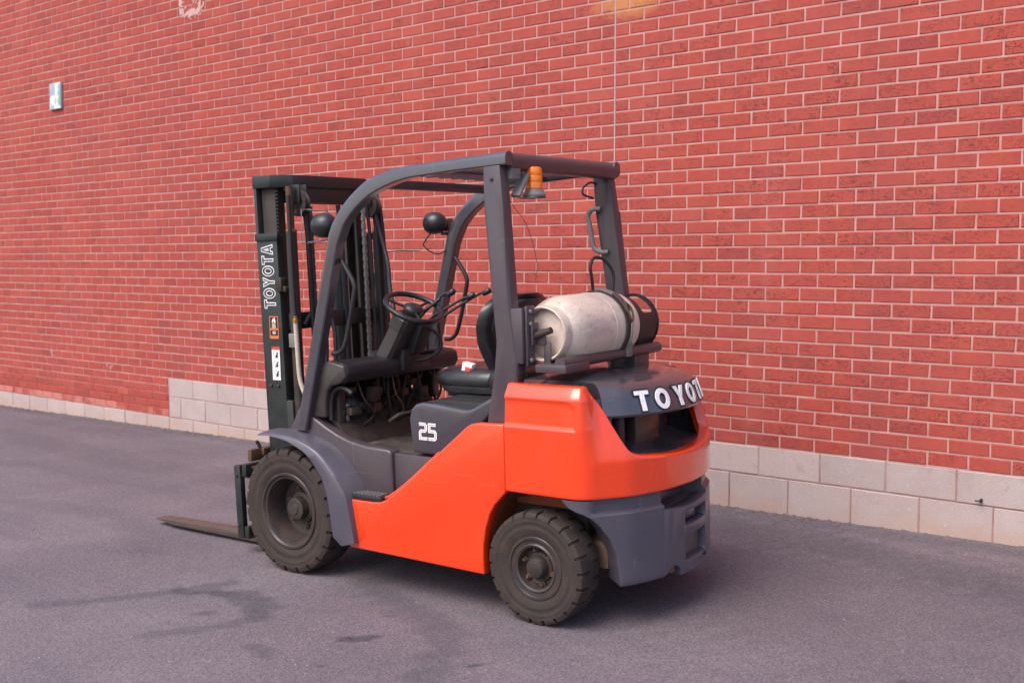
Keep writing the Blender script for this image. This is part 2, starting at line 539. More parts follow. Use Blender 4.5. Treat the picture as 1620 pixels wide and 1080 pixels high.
GLYPH = {
    'T': (.80, [[(0, 1), (.8, 1), (.8, .80), (.525, .80), (.525, 0), (.275, 0), (.275, .80), (0, .80)]]),
    'O': (.96, [ell(.48, .5, .48, .52), ell(.48, .5, .235, .29)]),
    'Y': (.88, [[(0, 1), (.28, 1), (.44, .64), (.60, 1), (.88, 1), (.565, .42), (.565, 0), (.315, 0), (.315, .42)]]),
    'A': (.92, [[(0, 0), (.31, 1), (.61, 1), (.92, 0), (.66, 0), (.605, .19), (.315, .19), (.26, 0)], [(.37, .37), (.55, .37), (.46, .70)]]),
}

def empty(name, loc=(0, 0, 0), label=None, cat=None, group=None, parent=None):
    o = bpy.data.objects.new(name, None)
    o.empty_display_size = .2
    COL.objects.link(o)
    o.location = loc
    if label: o['label'] = label
    if cat: o['category'] = cat
    if group: o['group'] = group
    if parent: o.parent = parent
    return o

def lerp(a, b, t):
    return a + (b - a) * t

def interp(tab, x):
    if x <= tab[0][0]: return tab[0][1]
    for (x0, y0), (x1, y1) in zip(tab, tab[1:]):
        if x <= x1:
            return lerp(y0, y1, (x - x0) / (x1 - x0))
    return tab[-1][1]

def resample(pts, n):
    pts = [Vector(p) for p in pts]
    L = [0]
    for a, b in zip(pts, pts[1:]): L.append(L[-1] + (b - a).length)
    out = []
    for k in range(n):
        s = L[-1] * k / (n - 1)
        i = 0
        while i < len(L) - 2 and L[i + 1] < s: i += 1
        d = L[i + 1] - L[i]
        out.append(pts[i].lerp(pts[i + 1], (s - L[i]) / d if d else 0))
    return out

# ------------------------------------------------------------------ ground
GA, GB, GC = -.40734, .016493, .023697
def gz(x, y): return GA + GB * x + GC * y

def seg_d(px, py, a, b):
    ax, ay = a; bx, by = b
    dx, dy = bx - ax, by - ay
    t = max(0, min(1, ((px - ax) * dx + (py - ay) * dy) / (dx * dx + dy * dy)))
    return math.hypot(px - ax - t * dx, py - ay - t * dy), t

STAINS_SHADE = [   # polyline, half width, strength
    ([(-1.36, -3.02), (-1.27, -3.02), (-1.18, -2.95), (-1.08, -2.91)], .045, .85),
    ([(-1.08, -2.91), (-1.0, -2.90), (-.83, -2.94), (-.73, -3.0), (-.70, -3.08)], .075, .7),
    ([(-.70, -3.08), (-.71, -3.2), (-.77, -3.34), (-.9, -3.5)], .05, .4),
    ([(-1.75, -3.56), (-1.57, -3.36), (-1.44, -3.2), (-1.36, -3.05), (-1.25, -2.8)], .045, .5),
    ([(-.15, -3.03), (-.11, -2.99), (-.06, -2.94)], .020, 2.2),
    ([(-.11, -3.03), (-.05, -2.97)], .012, 1.1),
    ([(-.97, -3.20), (-.93, -3.15)], .03, .6),
    ([(-.67, -2.41), (-.43, -2.49), (-.16, -2.59), (.08, -2.68), (.28, -2.82), (.38, -3.01), (.45, -3.15)], .085, .42),
    ([(-.5, -2.44), (-.16, -2.56), (.15, -2.7)], .05, .22),
    ([(-.40, -3.33), (-.33, -3.30), (-.25, -3.36)], .035, .5),
    ([(-7.5, -1.0), (-4.5, -1.25), (-2.0, -1.15), (.5, -1.5)], .22, .28),
    ([(-6.5, -1.9), (-4.0, -1.6), (-2.5, -1.7)], .16, .2),
    ([(-4.2, -2.5), (-3.0, -2.3), (-2.2, -2.7)], .10, .2),
    ([(.2, -.40), (.9, -.5), (1.5, -.65), (2.4, -.95)], .24, .5), ([(.6, -1.5), (1.5, -1.3), (2.6, -1.5)], .75, .22),  # dark band off the wall; the wide one paints in dimmer light at right
    ([(-9, -.12), (-3.5, -.12), (2.6, -.13)], .10, .42),
    ([(-9, -.4), (-5, -.38), (-3.5, -.42)], .16, .22),
    ([(1.95, -2.15), (2.0, -2.1)], .035, .7),
    ([(.5, -2.95), (.53, -2.92)], .016, 1.0), ([(-.2, -2.72), (-.17, -2.7)], .014, .9),
    ([(-.02, -3.3), (.02, -3.28)], .018, .9), ([(-1.7, -2.3), (-1.6, -2.28)], .03, .4),
    ([(.2, -2.2), (1.1, -1.75), (1.9, -1.4)], .12, .16),
]

def build_ground():
    xs = []
    x = -60.0
    while x < 60:
        xs.append(x)
        x += .026 if -2.2 < x < 1.3 else (.08 if -10 < x < 3.6 else 3.0)
    ys = []
    y = -60.0
    while y < 3.0:
        ys.append(y)
        y += .026 if -3.8 < y < -2.2 else (.055 if -4.6 < y < .2 else 2.0)
    nx = len(xs)
    vs = []; st = []
    rnd = random.Random(3)
    for yy in ys:
        for xx in xs:
            near = -10 < xx < 3.7 and -4.7 < yy < .3
            s = 0.0
            z = gz(xx, yy)
            if near:
                z += .0025 * math.sin(xx * 3.1 + yy * 1.7) * math.sin(yy * 4.3 - xx * .9)
                for line, w, k in STAINS_SHADE:
                    dmin = 9
                    for a, b in zip(line, line[1:]):
                        if min(a[0], b[0]) - 2.6 * w < xx < max(a[0], b[0]) + 2.6 * w and min(a[1], b[1]) - 2.6 * w < yy < max(a[1], b[1]) + 2.6 * w:
                            dmin = min(dmin, seg_d(xx, yy, a, b)[0])
                    if dmin < 2.6 * w:
                        wob = w * (1 + .45 * math.sin(xx * 23 + yy * 9) * math.sin(yy * 31 - xx * 13))
                        s = max(s, k * math.exp(-(dmin / wob) ** 4 * .7))
            vs.append((xx, yy, z)); st.append(min(1.0, s))
    fs = []
    for j in range(len(ys) - 1):
        for i in range(nx - 1):
            a = j * nx + i
            fs.append((a, a + 1, a + nx + 1, a + nx))
    me = bpy.data.meshes.new('ground')
    me.from_pydata(vs, [], fs)
    at = me.attributes.new('stain_shade', 'FLOAT', 'POINT')
    at.data.foreach_set('value', st)
    o = link('ground', me, None, 'asphalt', angle=None, kind='structure')
    me.shade_smooth()
    o['label'] = 'worn grey asphalt yard with tyre scrubs'
build_ground()

def pebble_mesh(bm, x, y, r, rnd):
    z = gz(x, y)
    vs = []
    n = 5
    ph = rnd.random() * 6
    for lev, rr in ((-.3, .8), (.25, 1.0), (.7, .55)):
        vs.append([bm.verts.new((x + r * rr * rnd.uniform(.7, 1.2) * math.cos(ph + 2 * math.pi * k / n), y + r * rr * rnd.uniform(.7, 1.2) * math.sin(ph + 2 * math.pi * k / n), z + r * .7 * lev)) for k in range(n)])
    for A, B in zip(vs, vs[1:]):
        for k in range(n):
            bm.faces.new((A[k], A[(k + 1) % n], B[(k + 1) % n], B[k]))
    bm.faces.new(vs[-1])

def build_pebbles():
    rnd = random.Random(11)
    bm = bmesh.new()
    for i in range(1500):
        pebble_mesh(bm, rnd.uniform(-10, 2.9), -abs(rnd.gauss(0, .09)) - .004, rnd.uniform(.003, .010), rnd)
    for i in range(420):
        pebble_mesh(bm, rnd.uniform(-10, 2.9), -abs(rnd.gauss(0, .035)) - .002, rnd.uniform(.008, .019), rnd)
    for i in range(700):
        pebble_mesh(bm, rnd.uniform(-8, 2.9), rnd.uniform(-3.9, -.1), rnd.uniform(.0015, .0045), rnd)
    o = link('gravel', bm_mesh(bm, 'gravel'), None, 'pebble', angle=None, kind='stuff')
    o['label'] = 'loose grit scattered on the asphalt and along the wall foot'
build_pebbles()

# ------------------------------------------------------------------ brick wall
BH = .08197
WALL = empty('brick_wall', (0, 0, -.4), 'long red brick wall on a pale concrete block base behind the forklift', 'wall')
WALL['kind'] = 'thing'
WM = Vector((0, 0, .4))      # children are built in world coordinates, shifted into the wall's frame

def brick_faces(w, h, rnd, d=.05, b=.0035):
    """front at y=0, bevelled rim, uneven corners"""
    j = lambda s: rnd.uniform(-s, s)
    fx, fz = w / 2 - b, h / 2 - b
    ty = j(.0012)
    F = [(-fx + j(.0015), ty + j(.0008), -fz + j(.0015)), (fx + j(.0015), ty + j(.0008), -fz + j(.0015)), (fx + j(.0015), ty + j(.0008), fz + j(.0015)), (-fx + j(.0015), ty + j(.0008), fz + j(.0015))]
    k_ = .0019
    S_ = [(-w / 2 + j(k_), b, -h / 2 + j(k_)), (w / 2 + j(k_), b, -h / 2 + j(k_)), (w / 2 + j(k_), b, h / 2 + j(k_)), (-w / 2 + j(k_), b, h / 2 + j(k_))]
    B = [(x, d, z) for x, y, z in S_]
    v = F + S_ + B
    f = [(0, 1, 2, 3)]
    for k in range(4):
        n = (k + 1) % 4
        f.append((4 + k, 4 + n, n, k))
        f.append((8 + k, 8 + n, 4 + n, 4 + k))
    return v, f

def cam_px(x, y, z):
    d = Vector((x, y, z)) - cam.matrix_world.translation
    w = d.dot(_f)
    if w <= .1: return None
    return 810 + 1706.93 * d.dot(_r) / w, 540 - 1706.93 * d.dot(_u) / w, w

def set_rnd(me, vals):
    at = me.attributes.new('rnd', 'FLOAT', 'POINT')
    at.data.foreach_set('value', vals)

def build_wall():
    rnd = random.Random(5)
    EJ = -.7746                       # the expansion joint
    cells = []                        # (x0, x1, z0, z1)
    J = .0110
    for v in range(-5, 58):
        z0, z1 = v * BH, (v + 1) * BH
        if v < 0:                     # only left of the block step
            z0 = -.387 + (v + 5) * .0774; z1 = z0 + .0774
        ph = 0 if v % 2 == 0 else .5
        # right of the expansion joint
        if v >= 0:
            k = -3 if v % 2 == 0 else -2.5
            pit = .22127
            edges = [EJ + .0065]
            while k * pit < 3.4:
                if k * pit > EJ + .03: edges.append(k * pit)
                k += 1
            cells += [(a + J / 2 if i else a, b - J / 2, z0 + J / 2, z1 - J / 2) for i, (a, b) in enumerate(zip(edges, edges[1:]))]
        pit = .2198
        edges = [EJ - .0065]
        x = EJ - (pit / 2 if v % 2 == 0 else pit)
        while x > -11.6:
            edges.append(x)
            x -= pit
        for i, (b, a) in enumerate(zip(edges, edges[1:])):
            b2 = b - (J / 2 if i else 0); a2 = a + J / 2
            if v < 0:
                if a2 > -6.02: continue
                b2 = min(b2, -6.012)
                if b2 - a2 < .03: continue
            cells.append((a2, b2, z0 + J / 2, z1 - J / 2))
    ranked = []
    for c in cells:
        x, z = (c[0] + c[1]) / 2, (c[2] + c[3]) / 2
        q = cam_px(x, 0, z)
        vis = q and -10 < q[0] < 1630 and -10 < q[1] < 1090 and not (430 < q[0] < 1118 and 285 < q[1] < 800)
        ranked.append(((c[1] - c[0]) / (q[2] ** 2) if vis else 0, c))
    ranked.sort(key=lambda t: -t[0])
    top = {c for s, c in ranked[:300] if s > 0}
    variants = []
    for i in range(26):
        vv, ff = brick_faces(.22127 - J, BH - J, rnd)
        me = bpy.data.meshes.new('brick')
        me.from_pydata(vv, [], ff)
        set_rnd(me, [min(1, max(0, rnd.gauss(.5, .18)))] * len(vv))
        me.materials.append(M['brick'])
        variants.append(me)
    SV, SF, SR = [], [], []
    for c in cells:
        w, h = c[1] - c[0], c[3] - c[2]
        x, z = (c[0] + c[1]) / 2, (c[2] + c[3]) / 2
        if c in top:
            if abs(w - (.22127 - J)) < .002:
                me = rnd.choice(variants)
            else:
                vv, ff = brick_faces(w, h, rnd)
                me = bpy.data.meshes.new('brick')
                me.from_pydata(vv, [], ff)
                set_rnd(me, [rnd.uniform(.05, .6)] * len(vv))
                me.materials.append(M['brick'])
            o = bpy.data.objects.new('brick', me)
            COL.objects.link(o)
            o.parent = WALL
            o.location = Vector((x, rnd.uniform(-.0012, .0008), z)) + WM
        else:
            vv, ff = brick_faces(w, h, rnd)
            b = len(SV)
            r = min(1, max(0, rnd.gauss(.5, .18))) if w > .12 else rnd.uniform(0, .6)
            SV += [(x + p[0], p[1], z + p[2]) for p in vv]
            SF += [tuple(b + i for i in f) for f in ff]
            SR += [r] * len(vv)
    me = bpy.data.meshes.new('far_bricks')
    me.from_pydata([(x, y, z + .4) for x, y, z in SV], [], SF)
    set_rnd(me, SR)
    link('brickwork', me, WALL, 'brick', angle=None, kind='stuff')

    # concrete blocks
    def block(x0, x1, z0, z1, y=0.0, jj=.0033):
        w, h = x1 - x0 - 2 * jj, z1 - z0 - 2 * jj
        if w < .02: return
        vv, ff = brick_faces(w, h, rnd, d=.12, b=.004)
        me = bpy.data.meshes.new('concrete_block')
        me.from_pydata(vv, [], ff)
        set_rnd(me, [rnd.random()] * len(vv))
        me.materials.append(M['block'])
        o = bpy.data.objects.new('concrete_block', me)
        COL.objects.link(o)
        o.parent = WALL
        o.location = Vector(((x0 + x1) / 2, y + rnd.uniform(-.001, .001), (z0 + z1) / 2)) + WM
    k = 0
    while -5.995 + .394 * k < 3.2:
        block(-5.995 + .394 * k, -5.995 + .394 * (k + 1), -.183, -.001)
        k += 1
    block(-5.995, -5.80, -.387, -.183)
    k = 0
    while -5.80 + .394 * k < 3.2:
        xb = -5.80 + .394 * k
        block(xb, xb + .394, -.387 if xb < -2.3 else -.70, -.183)
        k += 1
    k = -6
    while -9.167 + .396 * k < -2.4:
        block(-9.167 + .396 * k, -9.167 + .396 * (k + 1), -.70, -.387)
        k += 1
    # mortar bed behind, as one slab with the joints recessed 4 mm (flush with 5 mm)
    boxes('mortar', [((-4.2, .055, 1.7 + .4), (15.4, .102, 6.2))], 'mortar', WALL, bevel=0)
    boxes('expansion_joint', [((EJ, .006, 2.4 + .4), (.011, .010, 4.8))], 'sealant', WALL, bevel=0)
build_wall()

# meter-like plaque, residue and small fittings on the wall
pl = empty('wall_plaque', (-7.95, 0, 2.78), 'small grey plaque patched with white and green paint, high on the bricks at the left', 'plaque')
boxes('backing', [((0, -.012, .135), (.235, .024, .28))], 'plate', pl, bevel=.003)
rp = random.Random(4)
def blot(name, poly, mat, y):
    flat_shape(name, [poly], .0016, lambda a, b, h: Vector((a, y + h, b)), mat, pl, angle=None)
blot('white_patch', [(.0, .27), (.112, .272), (.114, .0), (-.112, .004), (-.11, .12), (-.06, .145), (-.01, .14), (.01, .19)], 'plate_white', -.0255)
blot('green_patch', [(.112, .26), (.114, .02), (.07, .03), (.045, .07), (.07, .12), (.05, .16), (.075, .2), (.06, .24)], 'plate_green', -.0275)
blot('green_patch', [(-.10, .012), (-.03, .008), (-.02, .05), (-.06, .03), (-.08, .07)], 'plate_green', -.0275)
blot('green_patch', [(.0, .04), (.03, .1), (.02, .12), (-.01, .08)], 'plate_green', -.0275)

def flakes(name, cx, cz, w, h, n, label, cat, seed, edge=False):
    r = random.Random(seed)
    bm = bmesh.new()
    for i in range(n):
        if edge:
            t = r.random()
            if t < .3: px, pz = -w / 2 + r.gauss(0, .015), r.uniform(-h / 2, h / 2)
            elif t < .55: px, pz = w / 2 + r.gauss(0, .015), r.uniform(-h / 2, h / 2)
            elif t < .85: px, pz = r.uniform(-w / 2, w / 2), -h / 2 + r.gauss(0, .02)
            else: px, pz = r.uniform(-w / 2, w / 2), r.uniform(-h / 2, h / 2)
        else:
            px, pz = r.gauss(0, w / 3), r.gauss(0, h / 3)
        L, W_, a = r.uniform(.008, .045) * (1 if edge else .5), r.uniform(.003, .012) * (1 if edge else .7), r.gauss(math.pi / 2 if (edge and abs(px) > w * .45) else .2, .7)
        pts = []
        m = 6
        for k in range(m):
            t = 2 * math.pi * k / m
            u, v = L * math.cos(t) * r.uniform(.7, 1.2), W_ * math.sin(t) * r.uniform(.6, 1.4)
            pts.append((px + u * math.cos(a) - v * math.sin(a), pz + u * math.sin(a) + v * math.cos(a)))
        y0 = -.0028 - .00001 * i
        A = [bm.verts.new((x, y0, z)) for x, z in pts]
        B = [bm.verts.new((x, .004, z)) for x, z in pts]
        bm.faces.new(A)
        for k in range(m):
            bm.faces.new((A[k], A[(k + 1) % m], B[(k + 1) % m], B[k]))
    o = link(name, bm_mesh(bm, name), None, 'residue', angle=None)
    o.location = (cx, 0, cz)
    o['label'] = label; o['category'] = cat
flakes('poster_residue', -5.50, 3.62,   .30, .34, 190, 'whitish torn paper residue in a square outline near the top of the bricks', 'poster residue', 3, True)
flakes('chipped_paint', -8.23, .13, .05, .07, 12, 'small white chipped spot on the bricks low at the left', 'chip', 8)
flakes('mortar_smear', -7.05, .05, .16, .03, 10, 'faint pale smear across a low brick course at the left', 'smear', 9)
hk = empty('wall_hook', (1.625, 0, -.155), 'tiny dark metal hook stub set in a concrete block at the right', 'hook')
boxes('stub', [((0, -.012, 0), (.010, .028, .022))], 'stick_black', hk, .002)
tube('pin', [(-.03, -.02, -.002), (0, -.02, 0)], .004, 'stick_black', hk, 6, 0)

# ------------------------------------------------------------------ forklift
FT = empty('forklift', label='orange and dark grey counterbalance forklift parked on the asphalt beside the brick wall', cat='forklift')
_ex = Vector((-0.99844648, -0.05282439, -0.01772616)); _ey = Vector((0.05322227, -0.99832284, -0.02277934)); _n = Vector((-0.01649313, -0.02368738, 0.99958336))
FT.matrix_world = Matrix(((_ex.x, _ey.x, _n.x, .41452524), (_ex.y, _ey.y, _n.y, -1.86987375), (_ex.z, _ey.z, _n.z, -.44480971), (0, 0, 0, 1)))

# --- outline of the counterweight in plan, as an arc-length table (left front -> rear -> right front)
_half = [(.150, .556), (0, .560), (-.17, .562), (-.215, .559), (-.25, .548), (-.28, .525), (-.303, .497), (-.348, .440), (-.39, .381), (-.425, .295), (-.455, .200), (-.472, .10), (-.480, .0)]
_out = [Vector((a, b, 0)) for a, b in _half] + [Vector((a, -b, 0)) for a, b in _half[-2::-1]]
_ol = [0.0]
for _a, _b in zip(_out, _out[1:]): _ol.append(_ol[-1] + (_b - _a).length)
SL = _ol[-1]
_sm = smooth_path(_out, 5)
_sml = [0.0]
for _a, _b in zip(_sm, _sm[1:]): _sml.append(_sml[-1] + (_b - _a).length)
SL = _sml[-1]
def cw_pt(s):
    s = max(0, min(SL, s))
    i = 0
    while i < len(_sml) - 2 and _sml[i + 1] < s: i += 1
    return _sm[i].lerp(_sm[i + 1], (s - _sml[i]) / (_sml[i + 1] - _sml[i]))
def cw_n(s):
    t = (cw_pt(s + .01) - cw_pt(s - .01)).normalized()
    return Vector((t.y, -t.x, 0)) * 1.0     # outward
_ncheck = cw_n(SL / 2)
NSIGN = 1 if _ncheck.x < 0 else -1
def cw(s, z, inset=0.0):
    p = cw_pt(s) - cw_n(s) * NSIGN * inset
    return Vector((p.x, p.y, z))
def s_of_y(y):                             # on the left rear curve
    lo, hi = .3, SL / 2
    for _ in range(40):
        m_ = (lo + hi) / 2
        if cw_pt(m_).y > y: lo = m_
        else: hi = m_
    return (lo + hi) / 2
def s_of_x(x):
    lo, hi = 0, .5
    for _ in range(40):
        m_ = (lo + hi) / 2
        if cw_pt(m_).x > x: lo = m_
        else: hi = m_
    return (lo + hi) / 2

ZB = .584
_top_y = [(0, .735), (.12, .737), (.267, .748), (.33, .757), (.356, .765), (.375, .775), (.391, .790), (.413, .830), (.44, .891), (.461, .944), (.480, .985), (.498, 1.014), (.512, 1.040), (.522, 1.056), (.535, 1.061)]
def z_top(s):
    y = abs(cw_pt(s).y)
    z = 1.062 if min(s, SL - s) < s_of_x(-.20) else interp(_top_y, y)
    return z if s < SL / 2 else min(z, .965 + .001 * (z - .965))

def build_orange():
    NR = 46
    base = [SL / 2 * k / 170 for k in range(171)]
    ss = base + [SL - s for s in base[-2::-1]]
    cs = s_of_x(-.235)
    rows = []
    cols = []
    for s in ss:
        zt = z_top(s)
        sm = min(s, SL - s)
        corner = max(0, min(1, (sm - cs - .004) / .11))
        corner = corner * corner * (3 - 2 * corner)
        def inset(z):
            # chamfer under the top edge, recessed side panel with a rounded corner, scooped rear corner
            v = .010 * max(0, min(1, (z - .88) / .15))
            v += .032 * ((z - 1.008) / .054) ** 1.2 if z > 1.008 else 0
            v += corner * .060 * max(0, min(1, (z - .735) / .29)) ** 1.2
            px, pz = sm - (cs - .060), z - (1.000 - .050)
            dd = max(max(px, 0), max(pz, 0))
            dist = math.hypot(max(px, 0), max(pz, 0)) - .050 if (px > 0 or pz > 0) else max(px, pz) - .050
            dist = max(dist, .872 - z)
            v += .0055 * max(0, min(1, -dist / .012))
            return v
        c = []
        # inner bottom lip, rounding, outer face, rounding, inner top lip
        c.append(cw(s, ZB + .004, .075))
        c.append(cw(s, ZB, .030))
        c.append(cw(s, ZB, .006))
        c.append(cw(s, ZB + .002, .002))
        zs = [ZB + .007] + [lerp(ZB + .007, zt - .012, t) for t in (.06, .2, .35, .5)]
        span = [lerp(ZB + .007, zt - .012, k / 36) for k in range(1, 37)]
        zs = [ZB + .007] + span
        for key in (.866, .872, .876, .880, .992, 1.0, 1.005):
            if key < zt - .02:
                zs.append(key)
        zs.sort()
        # equal count in every column
        while len(zs) < NR: zs.append(zs[-1]); zs.sort()
        if zt < 1.03:
            zs = [lerp(ZB + .007, zt - .012, k / (NR - 1)) for k in range(NR)]
        for z in zs[:NR]:
            c.append(cw(s, z, inset(z)))
        i0 = inset(zt - .012)
        c.append(cw(s, zt - .005, i0 + .003))
        c.append(cw(s, zt - .0012, i0 + .008))
        c.append(cw(s, zt, i0 + .014))
        c.append(cw(s, zt, i0 + .05))
        c.append(cw(s, zt - .06, i0 + .055))
        cols.append(c)
    bm = bmesh.new()
    grid_mesh(bm, cols)
    bmesh.ops.remove_doubles(bm, verts=bm.verts[:], dist=1e-5)
    # close the two front ends
    for c in (cols[0], cols[-1]):
        vs = [bm.verts.new(p) for p in c]
        try: bm.faces.new(vs)
        except ValueError: pass
    o = link('counterweight_shroud', bm_mesh(bm, 'counterweight_shroud'), FT, 'orange', angle=28)
    return o
build_orange()

# dark lower counterweight: two corner wings and a slotted middle
_arch = [(.196, -.357), (.324, -.347), (.406, -.328), (.475, -.296), (.503, -.275), (.524, -.240), (.538, -.187), (.560, -.158), (.583, -.135)]
def build_lower():
    s_edge = s_of_y(.205)
    for sgn in (1, -1):
        rows = []
        zs = [.196, .2, .208] + [lerp(.208, .505, k / 24) for k in range(1, 25)] + [.511, .514, .518, .522, .526, .532, .545, .558, .570, .580]
        for z in zs:
            xa = interp(_arch, z)
            sa = s_of_x(xa) if xa > -.2 else None
            if sa is None:
                lo, hi = 0, SL / 2
                for _ in range(40):
                    m_ = (lo + hi) / 2
                    if cw_pt(m_).x > xa: lo = m_
                    else: hi = m_
                sa = (lo + hi) / 2
            ins0 = .006 * max(0, (.208 - z) / .012) ** 2 + .004
            ledge = .020 * max(0, min(1, (z - .512) / .014))       # a ledge runs just under the orange
            row = [cw(sa + .004, z, .20), cw(sa, z, .018), cw(sa, z, .010), cw(sa + .002, z, .006)]
            for k in range(25):
                t = k / 24
                s = lerp(sa + .006, s_edge, t)
                sm = min(1, max(0, (s - s_of_y(.53)) / .03))
                row.append(cw(s, z, ins0 + ledge * sm))
            row.append(cw(s_edge, z, .14))
            if sgn < 0: row = [Vector((p.x, -p.y, p.z)) for p in row]
            rows.append(row)
        bm = bmesh.new()
        V = grid_mesh(bm, rows)
        bm.faces.new(V[0])
        link('counterweight_corner', bm_mesh(bm, 'counterweight_corner'), FT, 'cwgrey', angle=30)
    # middle: plate with window, slot, and a notch in the lower edge
    a0 = .205
    nt_ = [(.144 + .056 * math.cos(R_(180 - 14 * k)), .184 + .052 * math.sin(R_(180 - 14 * k))) for k in range(11)]
    outer = [(a0, .206), (a0, .492), (.16, .489), (.06, .480), (-.06, .480), (-.16, .489), (-a0, .492), (-a0, .206)] + [(-x, z) for x, z in nt_[::-1]] + nt_
    outer = outer[::-1]
    def rr(x0, x1, z0, z1, r=.014):
        pts = []
        for cx, cz, a in ((x1 - r, z1 - r, 0), (x0 + r, z1 - r, 90), (x0 + r, z0 + r, 180), (x1 - r, z0 + r, 270)):
            for k in range(4):
                t = R_(a + k * 30)
                pts.append((cx + r * math.cos(t), cz + r * math.sin(t)))
        return pts
    holes = [rr(-.185, .058, .232, .352), rr(-.195, .058, .392, .462, .012)]
    s0 = SL / 2
    def fn(a, b, h):
        s = s0 - a
        return cw(s, b, .034 - h)
    flat_shape('counterweight_middle', [outer] + holes, .054, fn, 'cwgrey', FT, bevel=.004, cuts=[(0, x / 100) for x in range(-20, 21, 3)], angle=30)
    # recess behind the openings
    boxes('tow_recess', [((-.412, -.06, .30), (.02, .32, .17))], 'recess', FT, .004)
    boxes('tow_bar', [((-.425, -.07, .43), (.018, .11, .052))], 'greygloss', FT, .003)
    prism('counterweight_core', [(-.395, .20), (-.395, .484), (-.345, .50), (-.345, .572), (-.10, .572), (-.14, .50), (-.30, .42), (-.34, .20)], -.21, .21, 'grey', FT, bevel=.01)
    tube('tow_pin', [(-.425, .144, .238), (-.425, .144, .205)], .035, 'rusty', FT, 12, 0)
build_lower()

# --- rear hood with raised lettering, grille opening
def hood_in(s, z):
    y = abs(cw_pt(s).y)
    return .008 + .038 * (y / .45) ** 2.2 + .044 * max(0, min(1, (z - .925) / .12))

def build_hood():
    sL = s_of_y(.466)
    n = 60
    ss = [lerp(sL, SL - sL, k / n) for k in range(n + 1)]
    rows = []
    # rear lip: inner underside, underside, rear face, crown edge
    prof = [(.935, .20), (.928, .050), (.920, .024), (.918, .014), (.921, .006), (.930, 0), (.96, 0), (.99, 0), (1.008, .001), (1.022, .006), (1.035, .015), (1.046, .030), (1.053, .050), (1.058, .075)]
    for z, ins in prof:
        rows.append([cw(s, z, ins + hood_in(s, z)) for s in ss])
    # top surface to the front edge (x = .07), gently crowned
    last = rows[-1]
    for t in (.08, .18, .3, .45, .6, .8, 1.0):
        r = []
        for k, p in enumerate(last):
            q = Vector((.075, lerp(.500, -.500, k / n), 1.078))
            v = p.lerp(q, t)
            v.z += .014 * math.sin(math.pi * min(1, t * .62)) * (1 - (abs(v.y) / .52) ** 2.6)
            v.z -= .022 * t * max(0, -v.y / .5)
            r.append(v)
        rows.append(r)
    rows.append([Vector((.075, p.y, .98)) for p in rows[-1]])
    bm = bmesh.new()
    V = grid_mesh(bm, rows)
    for side in (0, -1):
        vs = [r[side] for r in V]
        try: bm.faces.new(vs if side else vs[::-1])
        except ValueError: pass
    link('engine_hood', bm_mesh(bm, 'engine_hood'), FT, 'greygloss', angle=32)
    # side fillets between hood and shroud
    for sg in (1, -1):
        prism('hood_filler', [(.075, .90), (.075, 1.062), (-.16, 1.050), (-.19, 1.03), (-.20, .93), (-.20, .80), (-.1, .80)], sg * .456, sg * .480, 'shell', FT, bevel=.006)
    # lettering
    hgt, z0 = .084, .941
    pos = [('T', .322), ('O', .219), ('Y', .090), ('O', -.020), ('T', -.137), ('A', -.238)]
    sc = SL / 2
    for ch, y in pos:
        w, polys = GLYPH[ch]
        s_start = s_of_y(y) if y >= 0 else SL - s_of_y(-y)
        kx = hgt * 1.10
        pl2 = [[(a * kx, b * hgt) for a, b in p] for p in polys]
        cuts = [(0, kx * k / 8) for k in range(1, 8)]
        flat_shape('letter_backing', pl2, .004, lambda a, b, h: cw(s_start + a, z0 + b, hood_in(s_start + a, z0 + b) - .0012 - h), 'stick_black', FT, offset=.007, cuts=cuts, angle=30)
        flat_shape('letter', pl2, .006, lambda a, b, h: cw(s_start + a, z0 + b, hood_in(s_start + a, z0 + b) - .0042 - h), 'white', FT, cuts=cuts, angle=30)
    # inside the rear opening: sloping glossy floor, back wall, core duct
    rows = []
    n = 40
    s1 = s_of_y(.47)
    ss = [lerp(s1, SL - s1, k / n) for k in range(n + 1)]
    rows.append([cw(s, .70, .045) for s in ss])
    rows.append([cw(s, .738, .052) for s in ss])
    rows.append([cw(s, .752, .12) for s in ss])
    rows.append([cw(s, .79, .21) for s in ss])
    rows.append([cw(s, .93, .225) for s in ss])
    bm = bmesh.new()
    grid_mesh(bm, rows)
    link('grille_duct', bm_mesh(bm, 'grille_duct'), FT, 'greygloss', angle=40)
    for side in (0, 1):
        rows = []
        for z in (.60, .70, .80, .90, 1.0):
            row = []
            for k in range(16):
                sv = lerp(s_of_x(-.10), s_of_y(.28), k / 15)
                row.append(cw(sv if side == 0 else SL - sv, z, .066 + .06 * max(0, z - .72) + .05 * max(0, .75 - z) * 0))
            rows.append(row)
        bm = bmesh.new()
        V = grid_mesh(bm, rows)
        keep = []
        for f in bm.faces[:]:
            c_ = f.calc_center_median()
            if c_.z > .74 and abs(c_.y) < .40: keep.append(f)
        bmesh.ops.delete(bm, geom=keep, context='FACES')
        link('duct_liner', bm_mesh(bm, 'duct_liner'), FT, 'greygloss', angle=40)
    boxes('radiator_shroud', [((-.275, .07, .84), (.05, .22, .15))], 'shell', FT, .01)
    boxes('duct_post', [((-.30, .335, .84), (.05, .03, .19))], 'stick_black', FT, .004)
build_hood()

